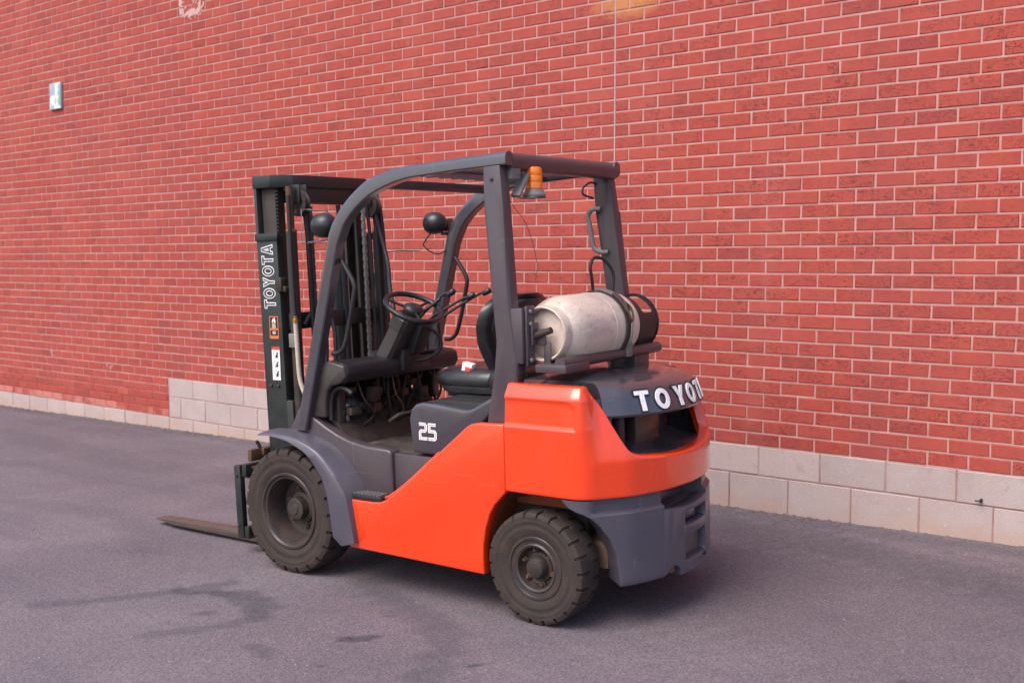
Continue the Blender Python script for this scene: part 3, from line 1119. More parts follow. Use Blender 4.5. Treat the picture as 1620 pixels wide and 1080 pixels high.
# --- orange side panels with wheel arch
_side = [(1.128, .197), (1.150, .428), (1.146, .440), (1.05, .440), (.96, .441), (.915, .446), (.872, .463), (.754, .545), (.55, .708), (.36, .858), (.335, .871), (.30, .877), (.155, .880), (.155, .575), (.185, .545), (.215, .515), (.244, .470), (.270, .40), (.286, .32), (.290, .26), (.286, .185)]
def build_sides():
    for sg in (1, -1):
        lo, hi = (.505, .556) if sg > 0 else (-.556, -.505)
        prism('side_panel', _side, lo, hi, 'orange', FT, bevel=.007, seg=3)
        inner = [(.955, .452), (.915, .459), (.868, .480), (.75, .562), (.56, .714)]
        bm = bmesh.new()
        add_tube(bm, smooth_path([(x, sg * .512, z) for x, z in inner], 4), .009, 8)
        link('panel_flange', bm_mesh(bm, 'panel_flange'), FT, 'orange', angle=50)
        # wheel housing behind the arch
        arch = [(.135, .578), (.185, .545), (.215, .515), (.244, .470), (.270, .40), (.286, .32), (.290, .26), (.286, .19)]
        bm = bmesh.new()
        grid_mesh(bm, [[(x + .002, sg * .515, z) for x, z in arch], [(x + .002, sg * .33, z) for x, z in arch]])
        link('wheel_housing', bm_mesh(bm, 'wheel_housing'), FT, 'overspray_bounce', angle=40)
    boxes('chassis_frame', [((.62, 0, .40), (1.5, .66, .34)), ((-.05, 0, .53), (.40, .66, .09)), ((1.45, 0, .40), (.3, .5, .4))], 'dirty', FT, .006)
    for y in (.385, -.385): boxes('inner_wheel_wall', [((-.02, y, .54), (.46, .02, .09))], 'overspray_bounce', FT, .004)
    boxes('engine_block', [((.40, 0, .74), (.50, .86, .42))], 'stick_black', FT, .01)
build_sides()

# --- step, cab floor, frame sides
def build_frame():
    for sg in (1, -1):
        def Y(a, b): return (sg * a, sg * b) if sg > 0 else (sg * b, sg * a)
        prism('frame_side', [(1.62, .60), (1.62, .745), (1.545, .862), (1.515, .862), (1.47, .828), (1.35, .768), (1.27, .735), (1.19, .711), (1.07, .693), (.93, .688), (.908, .675), (.90, .44), (1.2, .44)], *Y(.40, .470), 'grey', FT, bevel=.012, seg=3)
        prism('step_riser', [(.905, .44), (.905, .672), (.50, .672), (.50, .44)], *Y(.36, .452), 'grey', FT, bevel=.006)
        # step with raised tread lugs
        st = boxes('step', [((1.03, sg * .508, .455), (.235, .082, .030))], 'black', FT, .008)
        bm = bmesh.new()
        for i in range(8):
            for j in range(4):
                add_box(bm, (.945 + i * .025, sg * (.478 + j * .0195), .4705), (.016, .008, .004), Matrix.Rotation(R_(35 if (i + j) % 2 else -35), 3, 'Z').to_quaternion())
        link('tread_lugs', bm_mesh(bm, 'tread_lugs'), st, 'greymetal', kind='stuff', angle=None)
    boxes('cab_floor', [((1.05, 0, .645), (.80, .82, .05))], 'dirty', FT, .004)
    bm = bmesh.new()
    for i in range(22):
        add_box(bm, (.80 + i * .0165, 0, .676), (.010, .78, .006))
    add_box(bm, (.99, 0, .672), (.46, .80, .006))
    link('floor_mat', bm_mesh(bm, 'floor_mat'), FT, 'mat', angle=None)
    prism('toe_board', [(1.22, .67), (1.42, .86), (1.44, .84), (1.25, .655)], -.40, .40, 'dirty', FT, bevel=.004)
build_frame()

# --- front fenders
def build_fenders():
    O_ = resample([(1.735, .716, 0), (1.66, .720, 0), (1.583, .714, 0), (1.51, .702, 0), (1.449, .679, 0), (1.39, .655, 0), (1.341, .618, 0), (1.271, .536, 0), (1.240, .46, 0), (1.227, .40, 0), (1.214, .311, 0), (1.205, .242, 0), (1.150, .205, 0)], 40)
    Rg = resample([(1.735, .722, 0), (1.64, .730, 0), (1.536, .727, 0), (1.45, .713, 0), (1.37, .688, 0), (1.31, .66, 0), (1.265, .625, 0), (1.185, .545, 0), (1.140, .49, 0), (1.112, .445, 0), (1.091, .342, 0), (1.068, .225, 0)], 40)
    T_ = resample([(1.72, .738, 0), (1.60, .743, 0), (1.50, .738, 0), (1.40, .72, 0), (1.313, .690, 0), (1.25, .655, 0), (1.192, .616, 0), (1.123, .542, 0), (1.085, .48, 0), (1.07, .43, 0), (1.062, .342, 0), (1.055, .225, 0)], 40)
    O_, Rg, T_ = ([Vector((p.x, 0, p.y)) for p in q] for q in (O_, Rg, T_))
    for sg in (1, -1):
        rows = [[Vector((p.x, sg * .385, p.z + .0)) for p in O_], [Vector((p.x, sg * .585, p.z)) for p in O_], [Vector((p.x, sg * .594, p.z + .002)) for p in O_],
                [Vector((lerp(o.x, r.x, .1), sg * .597, lerp(o.z, r.z, .1) + .002)) for o, r in zip(O_, Rg)],
                [Vector((lerp(o.x, r.x, .9), sg * .590, lerp(o.z, r.z, .9) + .002)) for o, r in zip(O_, Rg)],
                [Vector((p.x, sg * .585, p.z + .004)) for p in Rg], [Vector((lerp(p.x, t.x, .12), sg * .570, lerp(p.z, t.z, .12) + .005)) for p, t in zip(Rg, T_)],
                [Vector((lerp(p.x, t.x, .5), sg * .52, lerp(p.z, t.z, .5) + .007)) for p, t in zip(Rg, T_)],
                [Vector((p.x, sg * .452, p.z)) for p in T_]]
        bm = bmesh.new()
        V = grid_mesh(bm, rows)
        for k in (0, -1):
            bm.faces.new([r[k] for r in V])
        link('front_fender', bm_mesh(bm, 'front_fender'), FT, 'cwgrey', angle=40)
build_fenders()

# --- wheels
def build_wheel(cx, cz, yc, sg, r, hw, rim_r, lugs, front):
    """yc: centre of the tyre in y; sg: outward direction"""
    c = (cx, yc, cz)
    # tyre
    k = r / .33
    P = [(-.80, .62, 0), (-.92, .66, 0), (-.98, .80, 0), (-1.0, .90, 0), (-1.0, .925, 1), (-.90, .985, 1), (-.72, 1.0, 1), (-.20, 1.0, 1), (-.18, 1.0, 0), (.18, 1.0, 0), (.20, 1.0, 1), (.72, 1.0, 1), (.90, .985, 1), (1.0, .925, 1), (1.0, .90, 0), (.985, .86, 0), (1.0, .845, 0), (.99, .82, 0), (.965, .80, 0), (.955, .74, 0), (.97, .73, 0), (.96, .70, 0), (.90, rim_r / r + .035, 0), (.86, rim_r / r + .01, 0), (.80, rim_r / r - .02, 0)]
    cols = []
    rt = random.Random(int(cx * 100) + sg)
    wear = [rt.uniform(-.006, .004) for _ in range(lugs)]
    deep = [rt.uniform(.6, 1.1) for _ in range(lugs)]
    for i in range(lugs):
        for fr, g in ((0, 0), (.76, 0), (.81, 1), (.95, 1)):
            col = []
            for (h, rr, lug) in P:
                off = .5 if h < 0 else 0
                a = 2 * math.pi * (i + fr + off * (1 if lug else 1)) / lugs
                dr = (.046 * g * deep[i] - (wear[i] if abs(h) > .5 else 0) * (1 - g)) if lug else 0
                hh = h * (1 - .07 * g) if (lug and abs(h) > .85) else h
                rad = r * (rr - dr)
                col.append(Vector((cx + rad * math.cos(a), yc + sg * hh * hw, cz + rad * math.sin(a))))
            cols.append(col)
    cols.append(cols[0])
    bm = bmesh.new()
    grid_mesh(bm, cols)
    bmesh.ops.remove_doubles(bm, verts=bm.verts[:], dist=1e-5)
    # rim first (the wheel itself), tyre as its child
    if front:
        prof = [(hw * .74, rim_r - .012), (hw * .90, rim_r + .004), (hw * .95, rim_r), (hw * .95, rim_r - .010), (hw * .88, rim_r - .016), (hw * .84, rim_r - .018), (hw * .83, rim_r - .028), (hw * .60, rim_r - .036), (hw * .1, rim_r - .044), (-hw * .25, rim_r - .052), (-hw * .30, rim_r - .075), (-hw * .30, .05)]
    else:
        prof = [(hw * .70, rim_r - .010), (hw * .86, rim_r + .004), (hw * .92, rim_r), (hw * .92, rim_r - .010), (hw * .84, rim_r - .014), (hw * .82, rim_r - .03), (hw * .88, rim_r - .036), (hw * .82, rim_r - .046), (hw * .5, rim_r - .050), (hw * .30, rim_r - .060), (hw * .24, rim_r - .075), (hw * .24, .03)]
    bmr = bmesh.new()
    add_lathe(bmr, prof + [(-hw * .7, .03), (-hw * .8, rim_r - .01)], c, 1, 56, True, sg)
    w = link('wheel', bm_mesh(bmr, 'wheel'), FT, 'rim', angle=25)
    link('tyre', bm_mesh(bm, 'tyre'), w, 'rubber', angle=32)
    if front:
        hp = [(-hw * .30, .085), (-hw * .05, .082), (hw * .0, .07), (hw * .02, .062), (hw * .42, .058), (hw * .46, .05), (hw * .46, .030), (hw * .52, .026), (hw * .52, .001)]
        nb, rb, hb = 6, .105, -hw * .30
    else:
        hp = [(hw * .24, .07), (hw * .40, .066), (hw * .44, .052), (hw * .80, .046), (hw * .92, .040), (hw * .98, .026), (hw * .99, .001)]
        nb, rb, hb = 6, .078, hw * .24
    lathe('hub', hp, c, 'dirty', w, 1, 28, False, sg)
    for b in range(nb):
        a = 2 * math.pi * (b + .3) / nb
        lathe('wheel_nut', [(hb, .014), (hb + .016, .014), (hb + .018, .009), (hb + .028, .008), (hb + .029, .001)], (cx + rb * math.cos(a), yc, cz + rb * math.sin(a)), 'rusty', w, 1, 6, False, sg)
    return w
for sg in (1, -1):
    build_wheel(1.562, .328, sg * .470, sg, .328, .100, .198, 22, True)
    build_wheel(.012, .252, sg * .478, sg, .252, .078, .140, 22, False)
boxes('rear_axle', [((.01, 0, .255), (.13, .72, .11)), ((-.17, 0, .30), (.16, .72, .12)), ((-.2, .2, .24), (.10, .20, .03))], 'axle', FT, .006)
boxes('steer_cylinder', [((-.09, .0, .40), (.07, .66, .05))], 'rusty', FT, .004)
boxes('drive_axle', [((1.562, 0, .33), (.16, .76, .16))], 'dirty', FT, .01)

# --- overhead guard
_fo = [(1.556, .748), (1.41, 1.251), (1.264, 1.754), (1.240, 1.80), (1.212, 1.838), (1.180, 1.875), (1.146, 1.906), (1.105, 1.938), (1.060, 1.968), (1.006, 1.999), (.949, 2.021), (.85, 2.042), (.745, 2.056), (.45, 2.069), (.146, 2.080)]
_fi = [(1.438, .748), (1.30, 1.208), (1.162, 1.672), (1.134, 1.725), (1.112, 1.770), (1.085, 1.815), (1.050, 1.856), (1.005, 1.894), (.965, 1.922), (.915, 1.947), (.860, 1.965), (.79, 1.983), (.71, 1.996), (.44, 2.010), (.146, 2.018)]
_rp = [(.271, 2.020), (.272, 1.833), (.235, 1.355), (.225, 1.242), (.241, 1.10), (.272, .955), (.292, .85), (.292, .60), (.158, .60), (.158, .877), (.113, 1.077), (.110, 1.167), (.141, 1.401), (.166, 1.829), (.180, 2.020)]
def build_guard():
    for sg in (1, -1):
        def Y(a, b): return (a, b) if sg > 0 else (-b, -a)
        # one bent section: round nose along the outer edge, flat flanks, square inner edge
        n_ = 90
        Of = resample([(x, 0, z) for x, z in _fo], n_); If = resample([(x, 0, z) for x, z in _fi], n_)
        rows = []
        for k, (o, i) in enumerate(zip(Of, If)):
            d = i - o
            w = d.length * lerp(.70, 1.0, min(1, max(0, (o.z - 1.85) / .17)))
            d = d.normalized()
            hw, r = .030, .030
            row = []
            for j in range(9):
                t = R_(-90 + 180 * j / 8)
                c_ = o + d * (r - r * math.cos(t))
                row.append((c_.x, sg * (.468 + hw * math.sin(t)), c_.z))
            for e, y in ((w - .006, 1), (w, .8), (w, -.8), (w - .006, -1)):
                c_ = o + d * e
                row.append((c_.x, sg * (.468 + hw * y), c_.z))
            rows.append(row)
        bm = bmesh.new()
        V = grid_mesh(bm, rows, close=True)
        bm.faces.new(V[0]); bm.faces.new(V[-1][::-1])
        pil = link('guard_pillar', bm_mesh(bm, 'guard_pillar'), FT, 'greygloss', angle=40)
        rp_ = _rp if sg > 0 else [(x - .040 * min(1, max(0, 2.02 - z) / .62), z) for x, z in _rp]
        pr = prism('rear_pillar', rp_, *Y(.432, .496), 'grey', FT, bevel=.006)
        # pillar flange edge
        tube('edge_seam', [(x - (.04 * min(1, max(0, 2.02 - z) / .62) if sg < 0 else 0), sg * .4965, z) for x, z in ((.166, 1.83), (.150, 1.40), (.121, 1.167), (.124, 1.077), (.165, .89))], .0035, 'grey', pr, 6, 4)
    bm = bmesh.new()
    add_lathe(bm, [(-.505, .001), (-.505, .034), (-.498, .041), (-.490, .043), (.445, .043), (.446, .001)], (.186, 0, 2.036), 1, 28)
    link('roof_tube', bm_mesh(bm, 'roof_tube'), FT, 'grey', angle=40)
    boxes('roof_crossbar', [((.955, 0, 1.985), (.045, .90, .045)), ((.58, 0, 2.022), (.04, .90, .02))], 'grey', FT, .006)
    for i in range(9):
        boxes('roof_slat', [((.56, -.40 + i * .10, 2.040), (.74, .022, .030))], 'grey', FT, .004)
    # grab handles on the front pillars
    for sg in (1, -1):
        tube('grab_handle', [(1.21, sg * .452, 1.62), (1.165, sg * .452, 1.56), (1.13, sg * .452, 1.50), (1.135, sg * .452, 1.44), (1.20, sg * .452, 1.22), (1.245, sg * .452, 1.16), (1.30, sg * .452, 1.15)], .012, 'black', FT, 8, 5)
    # handle on the right rear pillar
    tube('assist_handle', [(.225, -.425, 1.845), (.268, -.412, 1.842), (.290, -.408, 1.81), (.282, -.408, 1.77), (.268, -.408, 1.69), (.255, -.410, 1.645), (.215, -.412, 1.625), (.185, -.425, 1.625)], .013, 'greymetal', FT, 8, 5)
    tube('wire_clip', [(.25, -.43, 1.975), (.27, -.40, 1.98), (.29, -.37, 1.955), (.285, -.36, 1.92), (.25, -.40, 1.90)], .006, 'black', FT, 6, 5)
    tube('lamp_cable', [(.24, .44, 1.98), (.26, .30, 1.86), (.25, .20, 1.76), (.22, .17, 1.60), (.22, .18, 1.50)], .0013, 'black', FT, 5, 6)
    # beacon on its bracket
    br = boxes('beacon_bracket', [((.18, .405, 1.985), (.05, .07, .05)), ((.165, .36, 1.935), (.05, .016, .13), Matrix.Rotation(R_(38), 3, 'X').to_quaternion()), ((.155, .285, 1.880), (.09, .10, .006))], 'greymetal', FT, .003)
    bc = (.15, .275, 1.884)
    b = lathe('beacon', [(0, .052), (.010, .054), (.016, .050), (.030, .042), (.034, .040)], bc, 'greymetal', FT, 2, 28)
    lathe('beacon_lens', [(.034, .036), (.038, .039), (.062, .039), (.065, .0375), (.070, .039), (.092, .038), (.095, .0365), (.100, .038), (.124, .037), (.132, .033), (.136, .022), (.137, .001)], bc, 'amber', b, 2, 28)
build_guard()

# --- head lamps
def lamp(c, sg, guardwire):
    o = lathe('headlamp', [(.055, .001), (.055, .052), (.045, .060), (.010, .064), (-.020, .060), (-.045, .046), (-.060, .026), (-.066, .001)], c, 'vinyl', FT, 0, 28)
    boxes('lamp_bracket', [((c[0] - .02, c[1] + sg * .075, c[2] - .01), (.055, .05, .075)), ((c[0] - .03, c[1] + sg * .05, c[2] - .06), (.03, .06, .02))], 'greygloss', o, .006)
    if guardwire:
        x, y, z = c
        w = .092
        tube('wire_guard', [(x + .075, y - w, z + w * .9), (x + .075, y + w, z + w * .9), (x + .075, y + w, z - w * .95), (x + .075, y - w, z - w * .95), (x + .075, y - w, z + w * .9)], .0032, 'greymetal', o, 6, 0)
        for q in (-1, 1):
            tube('wire_guard', [(x + .075, y + w * .6, z + q * w * .9), (x, y + w * .3 * 0 - .02, z + q * w * .75), (x - .045, y - .06, z)], .0032, 'greymetal', o, 6, 4)
    return o
lamp((1.36, .405, 1.800), -1, True)
lamp((1.31, -.415, 1.815), -1, False)
tube('lamp_lead', [(1.33, -.39, 1.76), (1.36, -.36, 1.69), (1.30, -.41, 1.64), (1.24, -.455, 1.68)], .004, 'black', FT, 6, 6)

# --- seat deck with the number
def build_deck():
    prism('seat_deck', [(.770, .686), (.792, .85), (.775, .90), (.745, .926), (.70, .936), (.62, .930), (.45, .914), (.405, .922), (.36, .946), (.285, .984), (.24, .985), (.30, .90), (.50, .70), (.56, .686)], -.462, .462, 'greygloss', FT, bevel=.014, seg=3)
    # number 25 in doubled strokes
    y0 = .4625
    def stroke(path, w):
        # offset both sides of an open right-angled path
        L, Rr_ = [], []
        for i, p in enumerate(path):
            p = Vector(p)
            d0 = (p - Vector(path[i - 1])).normalized() if i else None
            d1 = (Vector(path[i + 1]) - p).normalized() if i < len(path) - 1 else None
            d0 = d0 or d1; d1 = d1 or d0
            n0, n1 = Vector((-d0.y, d0.x)), Vector((-d1.y, d1.x))
            m = (n0 + n1).normalized()
            k = w / 2 / max(.4, m.dot(n0))
            L.append(tuple(p + m * k)); Rr_.append(tuple(p - m * k))
        return L + Rr_[::-1]
    two = [(.002, .076), (.038, .076), (.044, .070), (.044, .049), (.038, .043), (.014, .043), (.008, .037), (.008, .007), (.052, .007)]
    five = [(.106, .076), (.066, .076), (.066, .044), (.096, .044), (.103, .037), (.103, .013), (.096, .007), (.058, .007)]
    for g in (two, five):
        d_ = flat_shape('digit', [stroke(g, .0150)], .0016, lambda a, b, h: Vector((.728 - a, y0 + .0004 + h, .755 + b)), 'white', FT, angle=None)
        flat_shape('digit_inline', [stroke(g, .0018)], .0010, lambda a, b, h: Vector((.728 - a, y0 + .0014 + h, .755 + b)), 'grey', d_, angle=None)
build_deck()

# --- seat
def build_seat():
    # cushion: superellipse loft
    def loft(levels, name, mat, parent, n=40, e=3.2):
        bm = bmesh.new()
        rows = []
        for cx, cy, cz, rx, ry in levels:
            row = []
            for k in range(n):
                t = 2 * math.pi * k / n
                ct, st_ = math.cos(t), math.sin(t)
                row.append((cx + rx * math.copysign(abs(ct) ** (2 / e), ct), cy + ry * math.copysign(abs(st_) ** (2 / e), st_), cz))
            rows.append(row)
        V = grid_mesh(bm, rows, close=True)
        bm.faces.new(V[0][::-1]); bm.faces.new(V[-1])
        return link(name, bm_mesh(bm, name), parent, mat, angle=50)
    seat = loft([(.60, 0, .950, .20, .21), (.60, 0, .958, .23, .24), (.605, 0, .985, .238, .248), (.605, 0, .99, .238, .247)], 'seat', 'black', FT)
    loft([(.605, 0, .989, .236, .246), (.608, 0, 1.000, .246, .254), (.610, 0, 1.025, .250, .257), (.606, 0, 1.052, .236, .246), (.602, 0, 1.072, .205, .218), (.60, 0, 1.078, .165, .178), (.59, 0, 1.072, .12, .125), (.59, 0, 1.064, .04, .05)], 'cushion', 'vinyl', seat)
    # backrest: swept shell, hollow brown back
    def back(name, off0, off1, scale, mat, par, zcut=0):
        bm = bmesh.new()
        rows = []
        zs = [1.0 + .02 * k for k in range(21)] + [1.412, 1.422, 1.430, 1.435, 1.437]
        for z in zs:
            t = (z - 1.0) / .437
            xc = .425 + .16 * t - .185 * t * t
            hw = interp([(0, .15), (.1, .165), (.25, .20), (.45, .245), (.65, .268), (.80, .262), (.88, .24), (.94, .205), (.98, .16), (1, .12)], t) * scale
            row = []
            for k in range(25):
                u = -1 + 2 * k / 24
                wrap =   .034 * abs(u) ** 3.0          # wings come forward
                row.append((xc + off0 + wrap, u * hw, 1.23 + (z - 1.23) * scale))
            for k in range(24, -1, -1):
                u = -1 + 2 * k / 24
                wrap =   .034 * abs(u) ** 3.0
                row.append((xc + off1 + wrap - .0, u * hw * .97, 1.23 + (z - 1.23) * scale * .985))
            rows.append(row)
        V = grid_mesh(bm, rows, close=True)
        bm.faces.new(V[0][::-1]); bm.faces.new(V[-1])
        return link(name, bm_mesh(bm, name), par, mat, angle=85)
    bk = back('backrest', .030, -.020, 1.0, 'vinyl', FT)
    back('back_shell', -.016, -.030, .87, 'shell', bk)
    tube('shell_piping', [(.375, .195, 1.34), (.375, .17, 1.22), (.368, .12, 1.10), (.355, .08, 1.03)], .008, 'shell', bk, 6, 5)
    loft([(.40, .235, .985, .05, .028), (.40, .235, 1.02, .075, .035), (.39, .235, 1.06, .065, .032), (.38, .235, 1.09, .03, .02)], 'hip_bolster', 'vinyl', FT, 20, 2.4)
    for y in (.17, -.17): boxes('seat_rail', [((.60, y, .95), (.34, .03, .04))], 'stick_black', FT, .003)
    q = Matrix.Rotation(R_(-12), 3, 'Y').to_quaternion()
    bkl = boxes('seatbelt_buckle', [((.615, .205, 1.075), (.062, .040, .060), q)], 'white', FT, .006)
    boxes('release_button', [((.604, .227, 1.069), (.034, .006, .030), q)], 'red', bkl, .002)
build_seat()

# --- dashboard, steering column, wheel, levers
def build_dash():
    prism('dashboard', [(1.225, 1.000), (1.205, 1.045), (1.215, 1.085), (1.25, 1.103), (1.33, 1.108), (1.43, 1.085), (1.50, 1.03), (1.52, .97), (1.50, .92), (1.40, .985), (1.30, .99)], -.455, .445, 'black', FT, bevel=.014, seg=3)
    prism('dash_side', [(1.53, .815), (1.505, .99), (1.458, 1.068), (1.33, 1.112), (1.22, 1.09), (1.21, 1.03), (1.25, .995), (1.31, .985), (1.345, .955), (1.36, .90), (1.36, .815)], .40, .460, 'shell', FT, bevel=.012, seg=3)
    prism('dash_side', [(1.53, .815), (1.505, .99), (1.458, 1.068), (1.33, 1.112), (1.22, 1.09), (1.21, 1.03), (1.25, .995), (1.31, .985), (1.345, .955), (1.36, .90), (1.36, .815)], -.460, -.40, 'shell', FT, bevel=.012, seg=3)
    arc = [(1.358, .42, .80), (1.356, .42, .89), (1.335, .42, .945), (1.29, .42, .972), (1.24, .42, .965), (1.205, .42, .945)]
    tube('side_trim', arc, .013, 'black', FT, 8, 5)
    boxes('kick_panel', [((1.40, .36, .84), (.14, .06, .24))], 'shell', FT, .02)
    lathe('brake_booster', [(-.03, .001), (-.03, .05), (-.01, .062), (.01, .062), (.03, .045), (.05, .022), (.09, .020), (.092, .001)], (1.37, .255, .86), 'black', FT, 0, 24, False, -1)
    lathe('master_cylinder', [(0, .018), (.08, .018), (.085, .024), (.10, .024), (.101, .001)], (1.355, .315, .775), 'chain', FT, 2, 14)
    lathe('cup_recess', [(0, .046), (.004, .052), (.008, .046), (.004, .040), (.0005, .040), (.0004, .001)], (1.30, -.335, 1.103), 'stick_black', FT, 2, 24)
    boxes('display_pad', [((1.275, -.20, 1.108), (.10, .15, .010))], 'vinyl', FT, .004)
    boxes('dash_panel', [((1.208, -.12, 1.055), (.012, .16, .055))], 'rusty', FT, .004)
    # column
    top = Vector((1.155, .02, 1.330)); bot = Vector((1.30, .06, 1.06))
    ax = (top - bot).normalized()
    def ring(c, w, d):
        side = Vector((0, 1, 0)); fw_ = side.cross(ax).normalized()
        return [c + side * a * w + fw_ * b * d for a, b in ((-1, -.7), (-.7, -1), (.7, -1), (1, -.7), (1, .7), (.7, 1), (-.7, 1), (-1, .7))]
    bm = bmesh.new()
    V = grid_mesh(bm, [ring(bot.lerp(top, t), w, d) for t, w, d in ((-.12, .085, .075), (0, .080, .070), (.12, .075, .062), (.13, .062, .050), (.7, .060, .048), (.72, .07, .055), (.92, .072, .055), (1.0, .05, .04))], close=True)
    bm.faces.new(V[0][::-1]); bm.faces.new(V[-1])
    col = link('steering_column', bm_mesh(bm, 'steering_column'), FT, 'shell', angle=30)
    bm = bmesh.new()
    V = grid_mesh(bm, [ring(bot.lerp(top, t) + Vector((.005, -.01, 0)), w, d) for t, w, d in ((.0, .088, .076), (.06, .092, .080), (.13, .088, .076), (.15, .07, .06))], close=True)
    bm.faces.new(V[0][::-1]); bm.faces.new(V[-1])
    link('column_boot', bm_mesh(bm, 'column_boot'), col, 'black', angle=30)
    boxes('column_cover', [((1.17, -.06, 1.20), (.09, .10, .17), Matrix.Rotation(R_(-25), 3, 'Y').to_quaternion()), ((1.22, -.03, 1.08), (.07, .14, .12))], 'black', FT, .012)
    # wheel
    cw_ = Vector((1.120, .02, 1.360))
    ax2 = Vector((-.46, .10, .88)).normalized()
    u = ax2.cross(Vector((0, 1, 0))).normalized(); v = ax2.cross(u)
    Rw = .152
    bm = bmesh.new()
    path = [cw_ + (u * math.cos(2 * math.pi * k / 48) + v * math.sin(2 * math.pi * k / 48)) * Rw for k in range(48)]
    rings = []
    for k, p in enumerate(path):
        rad = (p - cw_).normalized()
        rings.append([p + (rad * math.cos(2 * math.pi * j / 12) + ax2 * math.sin(2 * math.pi * j / 12)) * .0145 for j in range(12)])
    rings.append(rings[0])
    grid_mesh(bm, rings, close=True)
    bmesh.ops.remove_doubles(bm, verts=bm.verts[:], dist=1e-6)
    sw = link('steering_wheel', bm_mesh(bm, 'steering_wheel'), FT, 'vinyl', angle=60)
    for a in (100, 215, 330):
        d = u * math.cos(R_(a)) + v * math.sin(R_(a))
        tube('spoke', [cw_ - ax2 * .012 + d * .03, cw_ - ax2 * .006 + d * .09, cw_ + d * Rw], .008, 'vinyl', sw, 8, 4)
    bm = bmesh.new()
    pr_ = [(-.05, .030), (-.02, .050), (0, .054), (.012, .050), (.022, .036), (.026, .015), (.0265, .001)]
    rows = [[cw_ + ax2 * (h - .01) + (u * math.cos(2 * math.pi * k / 24) + v * math.sin(2 * math.pi * k / 24)) * r for k in range(24)] for h, r in pr_]
    V = grid_mesh(bm, rows, close=True)
    bm.faces.new(V[-1])
    link('horn_cap', bm_mesh(bm, 'horn_cap'), sw, 'vinyl', angle=50)
    # hydraulic levers
    for i, (x1, y1, z1) in enumerate(((1.03, -.19, 1.43), (.985, -.305, 1.405), (.955, -.41, 1.425))):
        p0 = (1.24, -.12 - .10 * i, 1.10); p1 = (1.20, -.10 - .10 * i, 1.28)
        le = tube('hydraulic_lever', [p0, (1.225, -.11 - .10 * i, 1.20), p1, (x1 + .06, y1 + .02, z1 - .02), (x1, y1, z1)], .008, 'black', FT, 8, 5)
        d = (Vector((x1, y1, z1)) - Vector(p1)).normalized()
        e = Vector((x1, y1, z1))
        bm = bmesh.new()
        add_tube(bm, [e - d * .03, e - d * .02, e + d * .012, e + d * .022, e + d * .026], [.010, .015, .018, .014, .004], 12)
        link('lever_knob', bm_mesh(bm, 'lever_knob'), le, 'vinyl', angle=50)
    tube('direction_lever', [(1.16, .05, 1.29), (1.12, -.05, 1.345), (1.05, -.11, 1.395), (1.02, -.125, 1.41)], [.007] * 18 + [.013], 'black', FT, 8, 6) if False else None
    tube('shift_lever', [(1.16, .0, 1.30), (1.10, -.09, 1.36), (1.06, -.13, 1.40)], .010, 'black', FT, 8, 5)
    tube('column_cable', [(1.12, -.05, 1.27), (1.07, -.12, 1.20), (1.07, -.13, 1.13), (1.13, -.10, 1.08), (1.20, -.05, 1.07)], .009, 'black', FT, 8, 6)
    # pedals and the clutter under the dash
    boxes('pedal', [((1.16, .12, .79), (.09, .09, .016), Matrix.Rotation(R_(30), 3, 'Y').to_quaternion())], 'mat', FT, .003)
    boxes('pedal', [((1.19, -.06, .80), (.11, .10, .016), Matrix.Rotation(R_(30), 3, 'Y').to_quaternion())], 'mat', FT, .003)
    boxes('pedal', [((1.17, -.22, .77), (.15, .07, .016), Matrix.Rotation(R_(26), 3, 'Y').to_quaternion())], 'dirty', FT, .003)
    rn = random.Random(21)
    for i in range(20):
        x, y = rn.uniform(1.26, 1.45), rn.uniform(-.34, .34)
        tube('wiring', [(x, y, .99), (x + rn.uniform(-.05, .05), y + rn.uniform(-.06, .06), .90), (x + rn.uniform(-.04, .08), y + rn.uniform(-.1, .1), .80), (x + .05, y, .72)], rn.uniform(.003, .008), rn.choice(['black', 'dirty', 'rusty', 'axle']), FT, 7, 4)
    for i in range(16):
        x, y, z = rn.uniform(1.27, 1.44), rn.uniform(-.33, .33), rn.uniform(.78, .95)
        boxes('underdash_box', [((x, y, z), (rn.uniform(.03, .07), rn.uniform(.03, .09), rn.uniform(.03, .10)))], rn.choice(['dirty', 'axle', 'rusty', 'black', 'steel']), FT, .005)
    lathe('brake_reservoir', [(0, .03), (.04, .032), (.045, .024), (.06, .024), (.062, .001)], (1.36, .36, .80), 'steel', FT, 2, 16)
    boxes('firewall', [((1.535, 0, .86), (.02, .80, .30))], 'stick_black', FT, .003)
build_dash()

# --- mast, carriage, forks
def xf(z): return 1.898 + .026 * (z - .6)            # front edge of the rails (leaning a little forward)
def bolts():
    spots = [((1.86, .3735, .95), 1), ((1.80, .3735, .95), 1), ((2.10, .443, .44), 1), ((2.10, .443, .16), 1), ((.225, .4965, 1.96), 1)]
    for p, sg in spots:
        lathe('bolt', [(-.003, .009), (.005, .009), (.007, .006), (.0072, .001)], p, 'orange' if p[1] == .557 else 'dirty', FT, 1, 8, False, sg)
bolts()

